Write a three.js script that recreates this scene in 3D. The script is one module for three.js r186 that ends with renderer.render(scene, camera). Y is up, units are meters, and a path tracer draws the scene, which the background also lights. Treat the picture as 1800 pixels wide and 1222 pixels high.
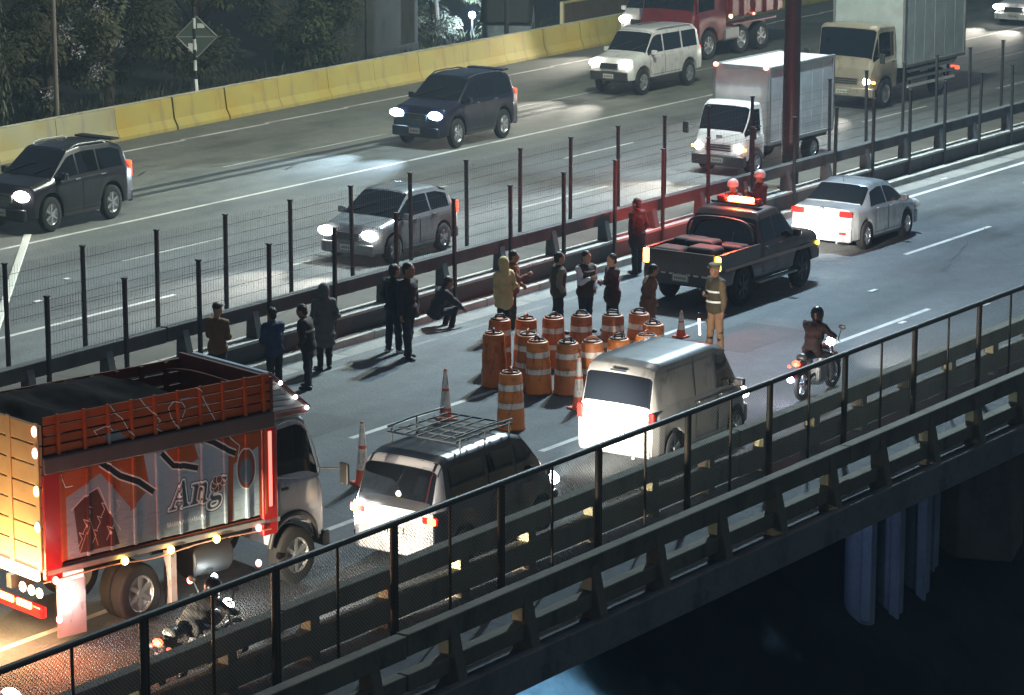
import * as THREE from 'three';
import { mergeGeometries, toCreasedNormals } from 'three/addons/utils/BufferGeometryUtils.js';
import { RoundedBoxGeometry } from 'three/addons/geometries/RoundedBoxGeometry.js';

// ------------------------------------------------------------ camera, sky, light, exposure
const scene = new THREE.Scene();
const camera = new THREE.PerspectiveCamera(13.186, 1024 / 695, 1, 900);
camera.position.set(0, 13.5, 0);
camera.lookAt(79.873, 13.5 - 22.036, -55.994);
scene.add(camera);

const renderer = new THREE.WebGLRenderer({ antialias: true });
renderer.setSize(1024, 695);
renderer.toneMapping = THREE.LinearToneMapping;
renderer.toneMappingExposure = 1.2;
renderer.shadowMap.enabled = true;

// night sky over a lit city: dim blue, a little brighter towards the horizon
const skyW = 64, skyH = 32, skyPx = new Float32Array(skyW * skyH * 4);
for (let j = 0; j < skyH; j++) for (let i = 0; i < skyW; i++) {
  const e = Math.max(0, (j + 0.5) / skyH * 2 - 1), k = 0.9 + 0.5 * Math.pow(1 - e, 3), o = (j * skyW + i) * 4;
  skyPx[o] = 0.050 * k; skyPx[o + 1] = 0.072 * k; skyPx[o + 2] = 0.100 * k; skyPx[o + 3] = 1;
}
const sky = new THREE.DataTexture(skyPx, skyW, skyH, THREE.RGBAFormat, THREE.FloatType);
sky.mapping = THREE.EquirectangularReflectionMapping; sky.needsUpdate = true;
scene.background = sky; scene.environment = sky;

// moon: very low, from the mast's side of the sky
// thin haze over the road: lamps glow in it and far things pale a little
scene.fog = new THREE.FogExp2(0x8fa6b2, 0.0009);

// moon
const moon = new THREE.DirectionalLight(new THREE.Color(1, 0.95, 0.86), 0.12);
moon.position.set(80, 95, -60); moon.target.position.set(45, 0, -35);
moon.castShadow = true; moon.shadow.radius = 20;
Object.assign(moon.shadow.camera, { left: -80, right: 80, top: 80, bottom: -80, near: 1, far: 300 });
scene.add(moon, moon.target);

// ------------------------------------------------------------ helpers
function rngOf(seed) { let a = seed >>> 0; return () => { a = a + 0x6D2B79F5 | 0; let t = Math.imul(a ^ a >>> 15, 1 | a); t = t + Math.imul(t ^ t >>> 7, 61 | t) ^ t; return ((t ^ t >>> 14) >>> 0) / 4294967296; }; }
const rnd = rngOf(71);
const lerp = (a, b, t) => a + (b - a) * t, clamp = (v, a = 0, b = 1) => Math.min(b, Math.max(a, v));
const sstep = (a, b, v) => { const t = clamp((v - a) / (b - a)); return t * t * (3 - 2 * t); };
const V = (x, y, z) => new THREE.Vector3(x, y, z);
const lin = (r, g, b) => new THREE.Color().setRGB(r, g, b);

function hash2(x, y, s) { let h = Math.imul(x, 374761393) + Math.imul(y, 668265263) + Math.imul(s, 974634777) | 0; h = Math.imul(h ^ h >>> 13, 1274126177); return ((h ^ h >>> 16) >>> 0) / 4294967296; }
function vnoise(x, y, per, s) {               // value noise, repeats after per cells (0: never)
  const xi = Math.floor(x), yi = Math.floor(y), fx = x - xi, fy = y - yi, w = v => per ? ((v % per) + per) % per : v;
  const u = fx * fx * (3 - 2 * fx), v = fy * fy * (3 - 2 * fy);
  const a = hash2(w(xi), w(yi), s), b = hash2(w(xi + 1), w(yi), s), c = hash2(w(xi), w(yi + 1), s), d = hash2(w(xi + 1), w(yi + 1), s);
  return lerp(lerp(a, b, u), lerp(c, d, u), v);
}
function fbm(x, y, per, s, oct = 4) { let v = 0, a = 0.5, n = 0; for (let o = 0; o < oct; o++) { v += a * vnoise(x, y, per, s + o * 17); n += a; a *= 0.5; x *= 2; y *= 2; per *= 2; } return v / n; }

function tex(size, metres, fn, srgb = false) { // fn(u, v) -> [r, g, b] 0..1 ; tiles every `metres`
  const d = new Uint8Array(size * size * 4);
  for (let j = 0; j < size; j++) for (let i = 0; i < size; i++) {
    const c = fn(i / size, j / size), o = (j * size + i) * 4;
    d[o] = clamp(c[0]) * 255; d[o + 1] = clamp(c[1]) * 255; d[o + 2] = clamp(c[2]) * 255; d[o + 3] = 255;
  }
  const t = new THREE.DataTexture(d, size, size, THREE.RGBAFormat);
  t.wrapS = t.wrapT = THREE.RepeatWrapping; t.magFilter = THREE.LinearFilter; t.minFilter = THREE.LinearMipmapLinearFilter; t.generateMipmaps = true;
  t.repeat.set(1 / metres, 1 / metres); if (srgb) t.colorSpace = THREE.SRGBColorSpace; t.needsUpdate = true;
  return t;
}
const grey = f => (u, v) => { const g = f(u, v); return [g, g, g]; };
const T = {
  asphalt: tex(512, 3, grey((u, v) => 0.62 + 0.30 * (fbm(u * 96, v * 96, 96, 3, 2) - 0.5) + 0.25 * (fbm(u * 8, v * 8, 8, 9, 4) - 0.5) + (hash2(u * 512 | 0, v * 512 | 0, 5) > 0.985 ? 0.3 : 0))),
  asphaltBump: tex(512, 3, grey((u, v) => fbm(u * 128, v * 128, 128, 13, 2))),
  concrete: tex(512, 4, grey((u, v) => 0.72 + 0.35 * (fbm(u * 6, v * 6, 6, 21, 5) - 0.5) + 0.18 * (fbm(u * 64, v * 64, 64, 23, 2) - 0.5) - 0.22 * sstep(0.56, 0.8, fbm(u * 14, v * 3, 0, 27, 3)))),
  paint: tex(512, 5, (u, v) => { const n = fbm(u * 5, v * 5, 5, 31, 5), m = fbm(u * 24, v * 6, 0, 37, 3), w = sstep(0.58, 0.78, m), o = sstep(0.5, 0.75, fbm(u * 3, v * 3, 3, 39, 4)); return [lerp(0.88 + 0.22 * (n - 0.5), 0.74, w), lerp(0.83 + 0.25 * (n - 0.5) - 0.1 * o, 0.68, w), lerp(0.8, 0.9, w) - 0.3 * o]; }),
  grime: tex(512, 2, grey((u, v) => 0.8 + 0.4 * (fbm(u * 6, v * 6, 6, 43, 5) - 0.5))),
  dust: tex(512, 1.6, grey((u, v) => 0.92 + 0.3 * (fbm(u * 5, v * 5, 5, 45, 5) - 0.5) - 0.25 * sstep(0.6, 0.8, fbm(u * 20, v * 5, 0, 47, 3)))),
  scuff: tex(512, 0.9, (u, v) => { const n = fbm(u * 5, v * 5, 5, 55, 5), d = sstep(0.56, 0.72, fbm(u * 11, v * 7, 0, 57, 4)), s = sstep(0.66, 0.74, fbm(u * 4, v * 30, 0, 59, 3)); const g = 0.95 + 0.35 * (n - 0.5) - 0.4 * d; return [g + 0.15 * s, g + 0.2 * s, g + 0.2 * s]; }),
  bark: tex(256, 1, grey((u, v) => 0.7 + 0.6 * (fbm(u * 16, v * 4, 0, 51, 4) - 0.5))),
};
const mats = {};
function M(key, o) { return mats[key] || (mats[key] = Object.assign(new (o.clearcoat || o.transmission || o.specularIntensity !== undefined ? THREE.MeshPhysicalMaterial : THREE.MeshStandardMaterial)({ roughness: 0.7, metalness: 0, ...o }), { name: key })); }
const glow = (key, r, g, b, k) => M(key, { color: lin(0.02, 0.02, 0.02), emissive: lin(r, g, b), emissiveIntensity: k, roughness: 0.4 });

const S = {
  near: M('asphalt near', { color: lin(0.165, 0.18, 0.19), map: T.asphalt, bumpMap: T.asphaltBump, bumpScale: 0.006, roughness: 0.86, vertexColors: true }),
  conc: M('grey concrete', { color: lin(0.26, 0.255, 0.24), map: T.concrete, roughness: 0.9, bumpMap: T.concrete, bumpScale: 0.004 }),
  concDark: M('sooty concrete', { color: lin(0.085, 0.08, 0.07), map: T.concrete, roughness: 0.9, bumpMap: T.concrete, bumpScale: 0.004 }),
  concTop: M('pale concrete top', { color: lin(0.5, 0.49, 0.46), map: T.concrete, roughness: 0.85 }),  // on the median ledge this pale tone stands for light from above
  yellow: M('yellow barrier paint', { color: lin(0.44, 0.39, 0.105), map: T.paint, roughness: 0.75 }),
  paleYellow: M('faded barrier paint', { color: lin(0.36, 0.37, 0.24), map: T.paint, roughness: 0.8 }),
  line: M('road paint', { color: lin(0.62, 0.62, 0.6), map: T.concrete, roughness: 0.7 }),
  lineWorn: M('worn road paint', { color: lin(0.4, 0.41, 0.39), map: T.concrete, roughness: 0.75 }),
  lineYellow: M('yellow road paint', { color: lin(0.62, 0.5, 0.08), map: T.concrete, roughness: 0.7 }),
  patch: M('tarmac patch', { color: lin(0.085, 0.092, 0.097), map: T.asphalt, bumpMap: T.asphaltBump, bumpScale: 0.006, roughness: 0.85 }),
  tar: M('tar seam', { color: lin(0.018, 0.022, 0.024), roughness: 0.6 }),
  steelDark: M('dark painted steel', { color: lin(0.03, 0.031, 0.033), roughness: 0.55, metalness: 0.2 }),
  steel: M('galvanised steel', { color: lin(0.33, 0.34, 0.35), roughness: 0.5, metalness: 0.6, map: T.grime }),
  white: M('white enamel', { color: lin(0.75, 0.75, 0.74), roughness: 0.4, map: T.grime }),
  black: M('black rubber', { color: lin(0.011, 0.011, 0.012), roughness: 0.85 }),
  plastic: M('black plastic', { color: lin(0.03, 0.03, 0.032), roughness: 0.45 }),
  rim: M('alloy rim', { color: lin(0.55, 0.56, 0.58), roughness: 0.3, metalness: 0.85 }),
  glass: M('tinted glass', { color: lin(0.004, 0.005, 0.007), roughness: 0.06, clearcoat: 1, clearcoatRoughness: 0.03 }),
  chrome: M('chrome', { color: lin(0.7, 0.7, 0.72), roughness: 0.15, metalness: 1 }),
};
const paint = (key, r, g, b, rough = 0.35, metal = 0.15) => M(key, { color: lin(r, g, b), roughness: rough, metalness: metal, clearcoat: 0.8, clearcoatRoughness: 0.12, map: T.dust });

// ---- geometry
function boxUV(g) {
  g = g.index ? g.toNonIndexed() : g; const p = g.attributes.position, n = p.count, uv = new Float32Array(n * 2), a = V(), b = V(), c = V();
  for (let i = 0; i < n; i += 3) {
    a.fromBufferAttribute(p, i); b.fromBufferAttribute(p, i + 1); c.fromBufferAttribute(p, i + 2);
    const N = b.clone().sub(a).cross(c.clone().sub(a)); N.set(Math.abs(N.x), Math.abs(N.y), Math.abs(N.z));
    [a, b, c].forEach((q, k) => { const [s, t] = N.y >= N.x && N.y >= N.z ? [q.x, q.z] : N.z >= N.x ? [q.x, q.y] : [q.z, q.y]; uv[(i + k) * 2] = s; uv[(i + k) * 2 + 1] = t; });
  }
  g.setAttribute('uv', new THREE.BufferAttribute(uv, 2)); return g;
}
function strip(g, colors) { for (const k of Object.keys(g.attributes)) if (!['position', 'normal', 'uv'].includes(k) && !(colors && k === 'color')) g.deleteAttribute(k); return g; }
function joined(geos, keepUV, colors) {
  const list = [].concat(geos).map(g => { g = g.index ? g.toNonIndexed() : g.clone(); if (!g.attributes.normal) g.computeVertexNormals(); return strip(keepUV ? g : boxUV(g), colors); });
  return list.length > 1 ? mergeGeometries(list) : list[0];
}
const taken = {};
function numbered(name) { const n = taken[name] = (taken[name] ?? -1) + 1; return n ? `${name}_${String(n).padStart(3, '0')}` : name; }
function mesh(name, geos, material, parent, keepUV = false, colors = false) {
  const m = new THREE.Mesh(joined(geos, keepUV, colors), material);
  m.name = parent && parent !== scene ? name : numbered(name); m.castShadow = m.receiveShadow = true; (parent || scene).add(m); return m;
}
function each(name, geos, material, parent) { return geos.map(g => mesh(name, g, material, parent)); }
function shared(name, geo, material, parent) { const m = new THREE.Mesh(geo, material); m.name = name; m.castShadow = m.receiveShadow = true; parent.add(m); return m; }
function thing(name, label, category, [x, y, z] = [0, 0, 0], turn = 0, group) {
  const o = new THREE.Group(); o.name = numbered(name); scene.add(o); o.position.set(x, y, z); o.rotation.y = turn;
  o.userData = { label, category }; if (group) o.userData.group = group; return o;
}
function again(src, label, [x, y, z], turn = 0, group) {
  const o = src.clone(); o.name = numbered(src.name.replace(/_\d+$/, '')); scene.add(o); o.position.set(x, y, z); o.rotation.y = turn;
  o.userData = { ...src.userData, label }; if (group) o.userData.group = group; return o;
}
function structure(name, geos, material, keepUV, colors) { const m = mesh(name, geos, material, scene, keepUV, colors); m.userData = { kind: 'structure' }; return m; }
const move = (g, x = 0, y = 0, z = 0) => g.translate(x, y, z);
function bx(w, h, d, x = 0, y = 0, z = 0, r = 0) { return move(r ? new RoundedBoxGeometry(w, h, d, 2, r) : new THREE.BoxGeometry(w, h, d), x, y, z); }
function bb(x0, x1, y0, y1, z0, z1, r = 0) { return bx(x1 - x0, y1 - y0, z1 - z0, (x0 + x1) / 2, (y0 + y1) / 2, (z0 + z1) / 2, r); }
function cyl(r0, r1, h, x = 0, y = 0, z = 0, seg = 16) { return move(new THREE.CylinderGeometry(r1, r0, h, seg), x, y + h / 2, z); }   // r0 at the base
function rod(a, b, r, r2 = r, seg = 8) {
  const d = b.clone().sub(a), g = new THREE.CylinderGeometry(r2, r, d.length(), seg); g.translate(0, d.length() / 2, 0);
  g.applyQuaternion(new THREE.Quaternion().setFromUnitVectors(V(0, 1, 0), d.normalize())); return move(g, a.x, a.y, a.z);
}
function tube(pts, r, seg = 24, rs = 8) { return new THREE.TubeGeometry(new THREE.CatmullRomCurve3(pts.map(p => Array.isArray(p) ? V(...p) : p)), seg, r, rs); }
function lathe(pts, seg = 24) { return new THREE.LatheGeometry(pts.map(([x, y]) => new THREE.Vector2(x, y)), seg); }
function prism(pts, depth, bevel = 0) { // outline in x,y pushed along z, centred
  const s = new THREE.Shape(pts.map(([x, y]) => new THREE.Vector2(x, y)));
  const g = new THREE.ExtrudeGeometry(s, { depth: depth - 2 * bevel, bevelEnabled: bevel > 0, bevelSize: bevel, bevelThickness: bevel, bevelSegments: 1, steps: 1 });
  return move(g, 0, 0, -depth / 2 + bevel);
}
function ball(rx, ry, rz, x = 0, y = 0, z = 0, a = 14, b = 10) { return move(new THREE.SphereGeometry(1, a, b).scale(rx, ry, rz), x, y, z); }
function canvasTex(w, h, draw) { const c = document.createElement('canvas'); c.width = w; c.height = h; draw(c.getContext('2d'), w, h); const t = new THREE.CanvasTexture(c); t.colorSpace = THREE.SRGBColorSpace; t.anisotropy = 4; return t; }
function spot(parent, from, to, color, cd, angle = 0.5, penumbra = 0.6, size = 2) {
  const l = new THREE.SpotLight(color, cd, 0, angle, penumbra, 2); l.position.set(...from); l.target.position.set(...to); l.castShadow = true; l.shadow.radius = size;
  l.name = 'beam'; l.target.name = 'beam_target'; parent.add(l, l.target); return l;
}

// ------------------------------------------------------------ ground, decks, road markings
// x runs along the road (the way the near traffic drives), z towards the camera
function sheet(x0, x1, z0, z1, y, nx, nz, colour) {
  const g = new THREE.PlaneGeometry(x1 - x0, z1 - z0, nx, nz).rotateX(-Math.PI / 2).translate((x0 + x1) / 2, y, (z0 + z1) / 2);
  const p = g.attributes.position, c = new Float32Array(p.count * 3), uv = new Float32Array(p.count * 2);
  for (let i = 0; i < p.count; i++) { const v = colour(p.getX(i), p.getZ(i)); c.set(v, i * 3); uv[i * 2] = p.getX(i); uv[i * 2 + 1] = p.getZ(i); }
  g.setAttribute('color', new THREE.BufferAttribute(c, 3)); g.setAttribute('uv', new THREE.BufferAttribute(uv, 2)); return g.toNonIndexed();
}
const wear = (x, z, lanes) => {
  let v = 0.84 + 0.62 * (fbm(x * 0.12, z * 0.5, 0, 61, 5) - 0.5) - 0.22 * sstep(0.62, 0.75, fbm(x * 0.5 + 40, z * 0.9, 0, 65, 4)) + 0.3 * (fbm(x * 0.03, z * 0.2, 0, 67, 3) - 0.5);
  for (const c of lanes) for (const s of [-0.8, 0.8]) { const d = (z - c - s - 0.12 * Math.sin(x * 0.07)) / 0.3; v -= 0.17 * Math.exp(-d * d); }
  for (const c of lanes) { const d = (z - c) / 0.32; v -= 0.13 * Math.exp(-d * d) * (0.5 + fbm(x * 0.3, z, 0, 71, 3)); }
  return v;
};
const nearRoad = structure('near_road', sheet(-30, 190, -37.1, -24.95, 0, 330, 64, (x, z) => { const v = wear(x, z, [-27.3, -30.75, -34.2]); return [v, v * 1.01, v * 1.03]; }), S.near, true, true);
const farRoad = structure('far_road', sheet(-30, 230, -62, -40.7, 0, 330, 96, (x, z) => {
  let v = wear(x, z, [-42.2, -45.2, -48.6, -52.1, -55.6]); const s = fbm(x * 0.9, z * 1.6, 0, 81, 4);
  if (z < -50.5 && z > -58) v -= 0.3 * sstep(0.56, 0.72, s) * sstep(-50.5, -52.5, z);
  const w = sstep(-46, -53, z); return [v * lerp(1, 1.04, w), v * lerp(1, 1.01, w), v * lerp(1, 0.86, w)];
}), S.near, true, true);
function band(name, road, x0, x1, z, w, material, y = 0.004, z1 = z) { // a painted strip
  const s = new THREE.PlaneGeometry(1, w).rotateX(-Math.PI / 2), L = x1 - x0, n = Math.max(1, Math.round(L / 4)), p = [];
  for (let i = 0; i < n; i++) { const q = s.clone().scale(L / n, 1, 1).translate(x0 + L * (i + 0.5) / n, y, lerp(z, z1, (i + 0.5) / n)); p.push(q); }
  return mesh(name, p, material, road);
}
// near carriageway
for (const [a, b] of [[28.5, 31.2], [35.2, 38.7], [42.4, 45.1], [52.9, 57.2], [64.0, 68.4], [75, 79.4], [86, 90.4], [97, 101.4]]) band('lane_dash', nearRoad, a, b, -29.1, 0.13, S.line);
for (const [a, b] of [[30.5, 34.4], [41.2, 45.7], [51.0, 54.2], [62.4, 66.9], [73.4, 77.8], [84.5, 88.9], [95.5, 99.9]]) band('lane_dash', nearRoad, a, b, -32.42, 0.13, S.line);
band('edge_line', nearRoad, 66.5, 190, -36.05, 0.16, S.line); band('edge_line', nearRoad, 10, 66.4, -36.05, 0.13, M('faint road paint', { color: lin(0.2, 0.21, 0.215), map: T.concrete, roughness: 0.8 }));
band('edge_line', nearRoad, -30, 190, -25.55, 0.16, S.lineYellow);
band('gutter', nearRoad, -30, 190, -36.75, 0.5, M('gutter concrete', { color: lin(0.3, 0.3, 0.29), map: T.concrete, roughness: 0.9 }));
// far carriageway
band('lane_line', farRoad, 20, 49, -43.45, 0.13, S.line);
for (let x = 53; x < 150; x += 9.2) band('lane_dash', farRoad, x, x + 4.2, -43.45, 0.12, S.lineWorn);
for (let x = 42; x < 150; x += 9.2) band('lane_dash', farRoad, x, x + 3.6, -47, 0.12, S.lineWorn);
band('lane_line', farRoad, 20, 230, -50.35, 0.13, S.line);
for (let x = 50.5; x < 150; x += 12.4) band('lane_dash', farRoad, x, x + 7.5, -53.9, 0.1, S.lineWorn, 0.004, -53.9);
band('edge_line', farRoad, 30, 230, -57.1, 0.14, S.line, 0.004, -62.4);
band('tar_seam', farRoad, 30, 79, -53.45, 0.3, S.tar, 0.003, -53.2); band('tar_seam', farRoad, 30, 86, -52.8, 0.26, S.tar, 0.005, -52.6);
mesh('expansion_joint', [rod(V(52.4, 0.012, -51.2), V(40.2, 0.012, -40.8), 0.1).scale(1, 0.12, 1)], M('joint seal', { color: lin(0.5, 0.5, 0.46), roughness: 0.8 }), farRoad);
{ // cracks and small litter on the tarmac
  const cr = [], r = rngOf(5);
  for (let i = 0; i < 70; i++) { const x = 40 + r() * 62, z = -51 - r() * 6.2, a = (r() - 0.5) * 1.1, l = 0.25 + r() * 0.8; cr.push(new THREE.PlaneGeometry(l, 0.03 + r() * 0.05).rotateX(-Math.PI / 2).rotateY(a).translate(x, 0.0045, z)); }
  const near = []; for (const [x0, z0, l, a] of [[40, -31, 7, 0.12], [47.5, -33.6, 9, -0.05], [55, -28.3, 11, 0.03], [61, -30.6, 6, 0.3], [66, -27.4, 9, -0.1], [44, -26.6, 8, 0.06], [70, -33, 8, 0.04]]) { let x = x0, z = z0; for (let i = 0; i < l * 2; i++) { const t = a + (r() - 0.5) * 0.9, d = 0.5; near.push(new THREE.PlaneGeometry(d * 1.05, 0.018 + r() * 0.02).rotateX(-Math.PI / 2).rotateY(t).translate(x + Math.cos(t) * d / 2, 0.0045, z - Math.sin(t) * d / 2)); x += Math.cos(t) * d; z -= Math.sin(t) * d; } }
  const nc = mesh('tarmac_cracks', near, S.tar, nearRoad); nc.userData.kind = 'stuff';
  for (const [x, z, w, d] of [[52.5, -30.9, 2.6, 1.5], [60.5, -27.2, 1.8, 1.1], [69, -31.2, 3.2, 1.3], [41.5, -33.6, 1.7, 1.2]]) mesh('tarmac_patch', new THREE.PlaneGeometry(w, d, 1, 1).rotateX(-Math.PI / 2).translate(x, 0.003, z), S.patch, nearRoad);
  const c = mesh('tarmac_cracks', cr, S.tar, farRoad); c.userData.kind = 'stuff';
  const li = []; for (const [x, z] of [[72.6, -36.6], [73.3, -34.5], [73.5, -31.6], [58.3, -28.3], [72.2, -33.2], [48.9, -46.6], [46.7, -45.4], [58.2, -31], [64.9, -27.8], [55.6, -28.9]]) li.push(bx(0.12 + r() * 0.2, 0.015, 0.06 + r() * 0.08, x, 0.012, z).rotateY(0));
  const l = mesh('paper_litter', li, S.white); l.userData = { kind: 'stuff', label: 'white scraps of litter lying on the roadway', category: 'litter' };
}
// median: kerb, raised strip
const median = structure('median_strip', [bb(-30, 190, -0.6, 0.12, -40.62, -37.12)], S.concDark);
structure('median_kerb', Array.from({ length: 110 }, (_, i) => bb(-30 + i * 2, -28.02 + i * 2, -0.4, 0.16, -37.35, -37.1, 0.02)), S.concTop);
structure('far_kerb', Array.from({ length: 110 }, (_, i) => bb(-30 + i * 2, -28.02 + i * 2, -0.4, 0.16, -40.78, -40.6, 0.02)), S.conc);
// deck of the near bridge: walkway, edge beam, girders
structure('walkway', bb(-30, 190, -0.05, 0.2, -24.96, -22.6), M('walkway concrete', { color: lin(0.15, 0.16, 0.165), map: T.concrete, roughness: 0.85 }));
structure('deck_edge', [bb(-30, 190, -0.24, 0.26, -22.6, -22.45, 0.02), bb(-30, 190, -0.34, -0.06, -37, -23.0)], S.conc);
const girders = structure('bridge_girder', [-27.2, -30, -32.6, -35.2].map(z => bb(-30, 190, -1.25, -0.34, z - 0.3, z + 0.3)), S.concDark);
// low ground under the bridge, one terrain sheet that runs out beyond the far barrier too
const groundMat = M('bare soil', { color: lin(0.085, 0.083, 0.075), map: T.concrete, roughness: 0.95, vertexColors: true });
{
  const g = new THREE.PlaneGeometry(700, 520, 175, 170).rotateX(-Math.PI / 2).translate(160, 0, -180), p = g.attributes.position, c = new Float32Array(p.count * 3);
  for (let i = 0; i < p.count; i++) {
    const x = p.getX(i), z = p.getZ(i), n = fbm(x * 0.11, z * 0.11, 0, 91, 4) - 0.5;
    let y = lerp(-8.5, -0.55, sstep(-38, -60, z)) + n * 1.1; if (z < -60 - x * 0.02 && z > -64) y = -0.5; if (z < -64) y += Math.min(3, (-64 - z) * 0.02);
    p.setY(i, y); const v = 0.36 + n * 0.5; c.set([v, v, v], i * 3);
  }
  g.setAttribute('color', new THREE.BufferAttribute(c, 3)); g.computeVertexNormals(); structure('ground', g, groundMat, false, true);
}
{ // pale concrete slope of the abutment under the deck edge
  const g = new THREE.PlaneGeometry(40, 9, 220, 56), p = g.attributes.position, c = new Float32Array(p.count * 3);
  for (let i = 0; i < p.count; i++) { const x = p.getX(i), y = p.getY(i), n = fbm(x * 0.7 + 9, y * 0.7, 0, 97, 5); p.setZ(i, 0.35 * (n - 0.5)); const paintedFade = sstep(0.42, 0.6, fbm(x * 0.5, y * 0.5 + 7, 0, 99, 5) + (x + 3.2) / 10), v = (0.3 + 1.3 * Math.pow(n, 1.4)) * lerp(1, 0.045, paintedFade); c.set([v * 0.76, v * 0.95, v * 1.05], i * 3); }  // right side coloured near black in place of the lamplight fading out
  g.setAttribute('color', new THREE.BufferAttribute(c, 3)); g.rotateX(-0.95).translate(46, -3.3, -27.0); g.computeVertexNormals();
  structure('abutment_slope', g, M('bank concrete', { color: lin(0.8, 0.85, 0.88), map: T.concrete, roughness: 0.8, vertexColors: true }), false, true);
}

// work lamps hung under the girders light the slope and the columns
[[39.0, -1.9, -25.8, [40.0, -5, -27.2], lin(0.36, 0.7, 1), 8, 0.9], [44.6, -0.85, -24.6, [50.6, -3.0, -26.2], lin(0.4, 0.55, 1), 4.5, 0.55]].forEach(([x, y, z, to, c, k, w]) => {
  const g = new THREE.Group(); g.name = 'girder_lamp'; g.position.set(x, y, z); girders.add(g);
  mesh('lamp_bracket', bx(0.06, 1.0, 0.06, 0, 0.5, -0.1), S.steelDark, g); mesh('lamp_lens', bx(0.24, 0.04, 0.16, 0, -0.02, 0, 0.01), glow('girder lamp lens', 0.5, 0.75, 1, 12), g);
  spot(g, [0, -0.08, 0], [to[0] - x, to[1] - y, to[2] - z], c, k * 1.8, w, 1, 6);
});

// ------------------------------------------------------------ barriers and fences
// far yellow barrier: a row of cast blocks with open joints
{
  const slope = -1.1 / 29, ang = -Math.atan(slope), zAt = x => -59.72 + (x - 64.7) * slope;
  const w = thing('concrete_barrier', 'long yellow painted concrete barrier along the far edge of the road', 'barrier', [0, 0, 0]);
  const prof = [[0.3, 0], [0.3, 0.1], [0.17, 0.33], [0.1, 0.9], [0.085, 0.96], [-0.085, 0.96], [-0.1, 0.9], [-0.17, 0.33], [-0.3, 0.1], [-0.3, 0]].map(([z, y]) => [z, y]);
  const r = rngOf(12); let x = 36;
  for (let i = 0; x < 150; i++) {
    const L = 2.55 + r() * 0.12, gap = i % 8 === 4 ? 0.14 : 0.01;
    const g = prism(prof, L - gap, 0.004).rotateY(-Math.PI / 2); // outline z -> x after turn; length along x
    g.rotateY(ang).translate(x + L / 2, (r() - 0.5) * 0.02, zAt(x + L / 2) + (r() - 0.5) * 0.016);
    mesh('barrier_block', g, x < 63.2 ? S.paleYellow : S.yellow, w);
    x += L;
  }
  mesh('coping', Array.from({ length: 38 }, (_, i) => bx(2.98, 0.03, 0.15, 0, 0, 0, 0.01).rotateY(ang).translate(37.5 + i * 3, 0.978, zAt(37.5 + i * 3))), M('bare barrier top', { color: lin(0.55, 0.55, 0.44), map: T.concrete, roughness: 0.9 }), w);
}
// railed concrete parapets: low wall or kerb, two beams, leaning posts
function parapet(name, label, z, face, { x0, x1, base, beams, wall, step, first, lean, mat, ledge, reflectors }) {
  const p = thing(name, label, 'parapet', [0, 0, z]);
  const n = Math.round((x1 - x0) / 12), L = (x1 - x0) / n;
  for (let i = 0; i < n; i++) {
    const a = x0 + i * L + 0.01, b = x0 + (i + 1) * L - 0.01;
    beams.forEach(([y0, y1, d]) => mesh('beam', bb(a, b, y0, y1, -d, d, 0.025).translate(0, (hash2(i, y0 * 100 | 0, 3) - 0.5) * 0.02, (hash2(i, y0 * 100 | 0, 5) - 0.5) * 0.025), mat, p));
    if (wall) { mesh('wall', bb(a, b, base, wall - 0.05, -0.16, 0.16), mat, p); mesh('ledge', bb(a, b, wall - 0.05, wall + 0.015, -0.17, 0.26, 0.012), ledge, p); }
  }
  const y0 = wall ? wall : base, y1 = beams[0][1] - 0.02;
  const geo = joined(prism([[-lean * 0.5, y0], [lean * 1.5, y0], [lean * 0.35, y1], [-lean * 0.35, y1]], 0.2, 0.015).rotateY(face > 0 ? -Math.PI / 2 : Math.PI / 2));
  for (let x = first; x < x1; x += step) { const m = shared('post', geo, mat, p); m.position.set(x + (hash2(x * 10 | 0, 1, 7) - 0.5) * 0.06, 0, 0); m.rotation.x = (hash2(x * 10 | 0, 2, 7) - 0.5) * 0.03; }
  if (reflectors) for (let x = first; x < 84; x += step) { const m = shared('reflector', reflectorGeo, reflectorMat, p); m.position.set(x - 0.107, beams[0][0] - 0.1, 0); }
  return p;
}
const reflectorGeo = joined(bx(0.012, 0.19, 0.17, 0, 0, 0, 0.004)), reflectorMat = M('cream reflector plate', { color: lin(0.8, 0.72, 0.42), roughness: 0.4 });
const nearMat = M('parapet concrete', { color: lin(0.25, 0.215, 0.15), map: T.concrete, roughness: 0.88, bumpMap: T.concrete, bumpScale: 0.004 });
const postRange = { x0: -30, x1: 186 };
parapet('bridge_parapet', 'outer concrete bridge parapet with two beams on the deck edge', -22.8, 1, { ...postRange, base: 0.18, beams: [[0.82, 1.13, 0.1], [0.34, 0.58, 0.1]], step: 1.73, first: 25.84, lean: 0.17, mat: nearMat, reflectors: true });
parapet('roadside_parapet', 'concrete two beam parapet between the near lane and the walkway', -24.9, -1, { ...postRange, base: 0, beams: [[0.79, 1.08, 0.11], [0.29, 0.64, 0.11]], step: 1.745, first: 27.22, lean: 0.16, mat: nearMat, reflectors: true });
const medMat = M('median concrete', { color: lin(0.095, 0.1, 0.105), map: T.concrete, roughness: 0.88, bumpMap: T.concrete, bumpScale: 0.004 });
parapet('median_parapet', 'dark median parapet with low wall, pale ledge and top beam', -37.55, 1, { ...postRange, base: 0.1, beams: [[0.97, 1.26, 0.1]], wall: 0.58, step: 2.1, first: 38.3, lean: 0.14, mat: medMat, ledge: S.concTop });

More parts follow.
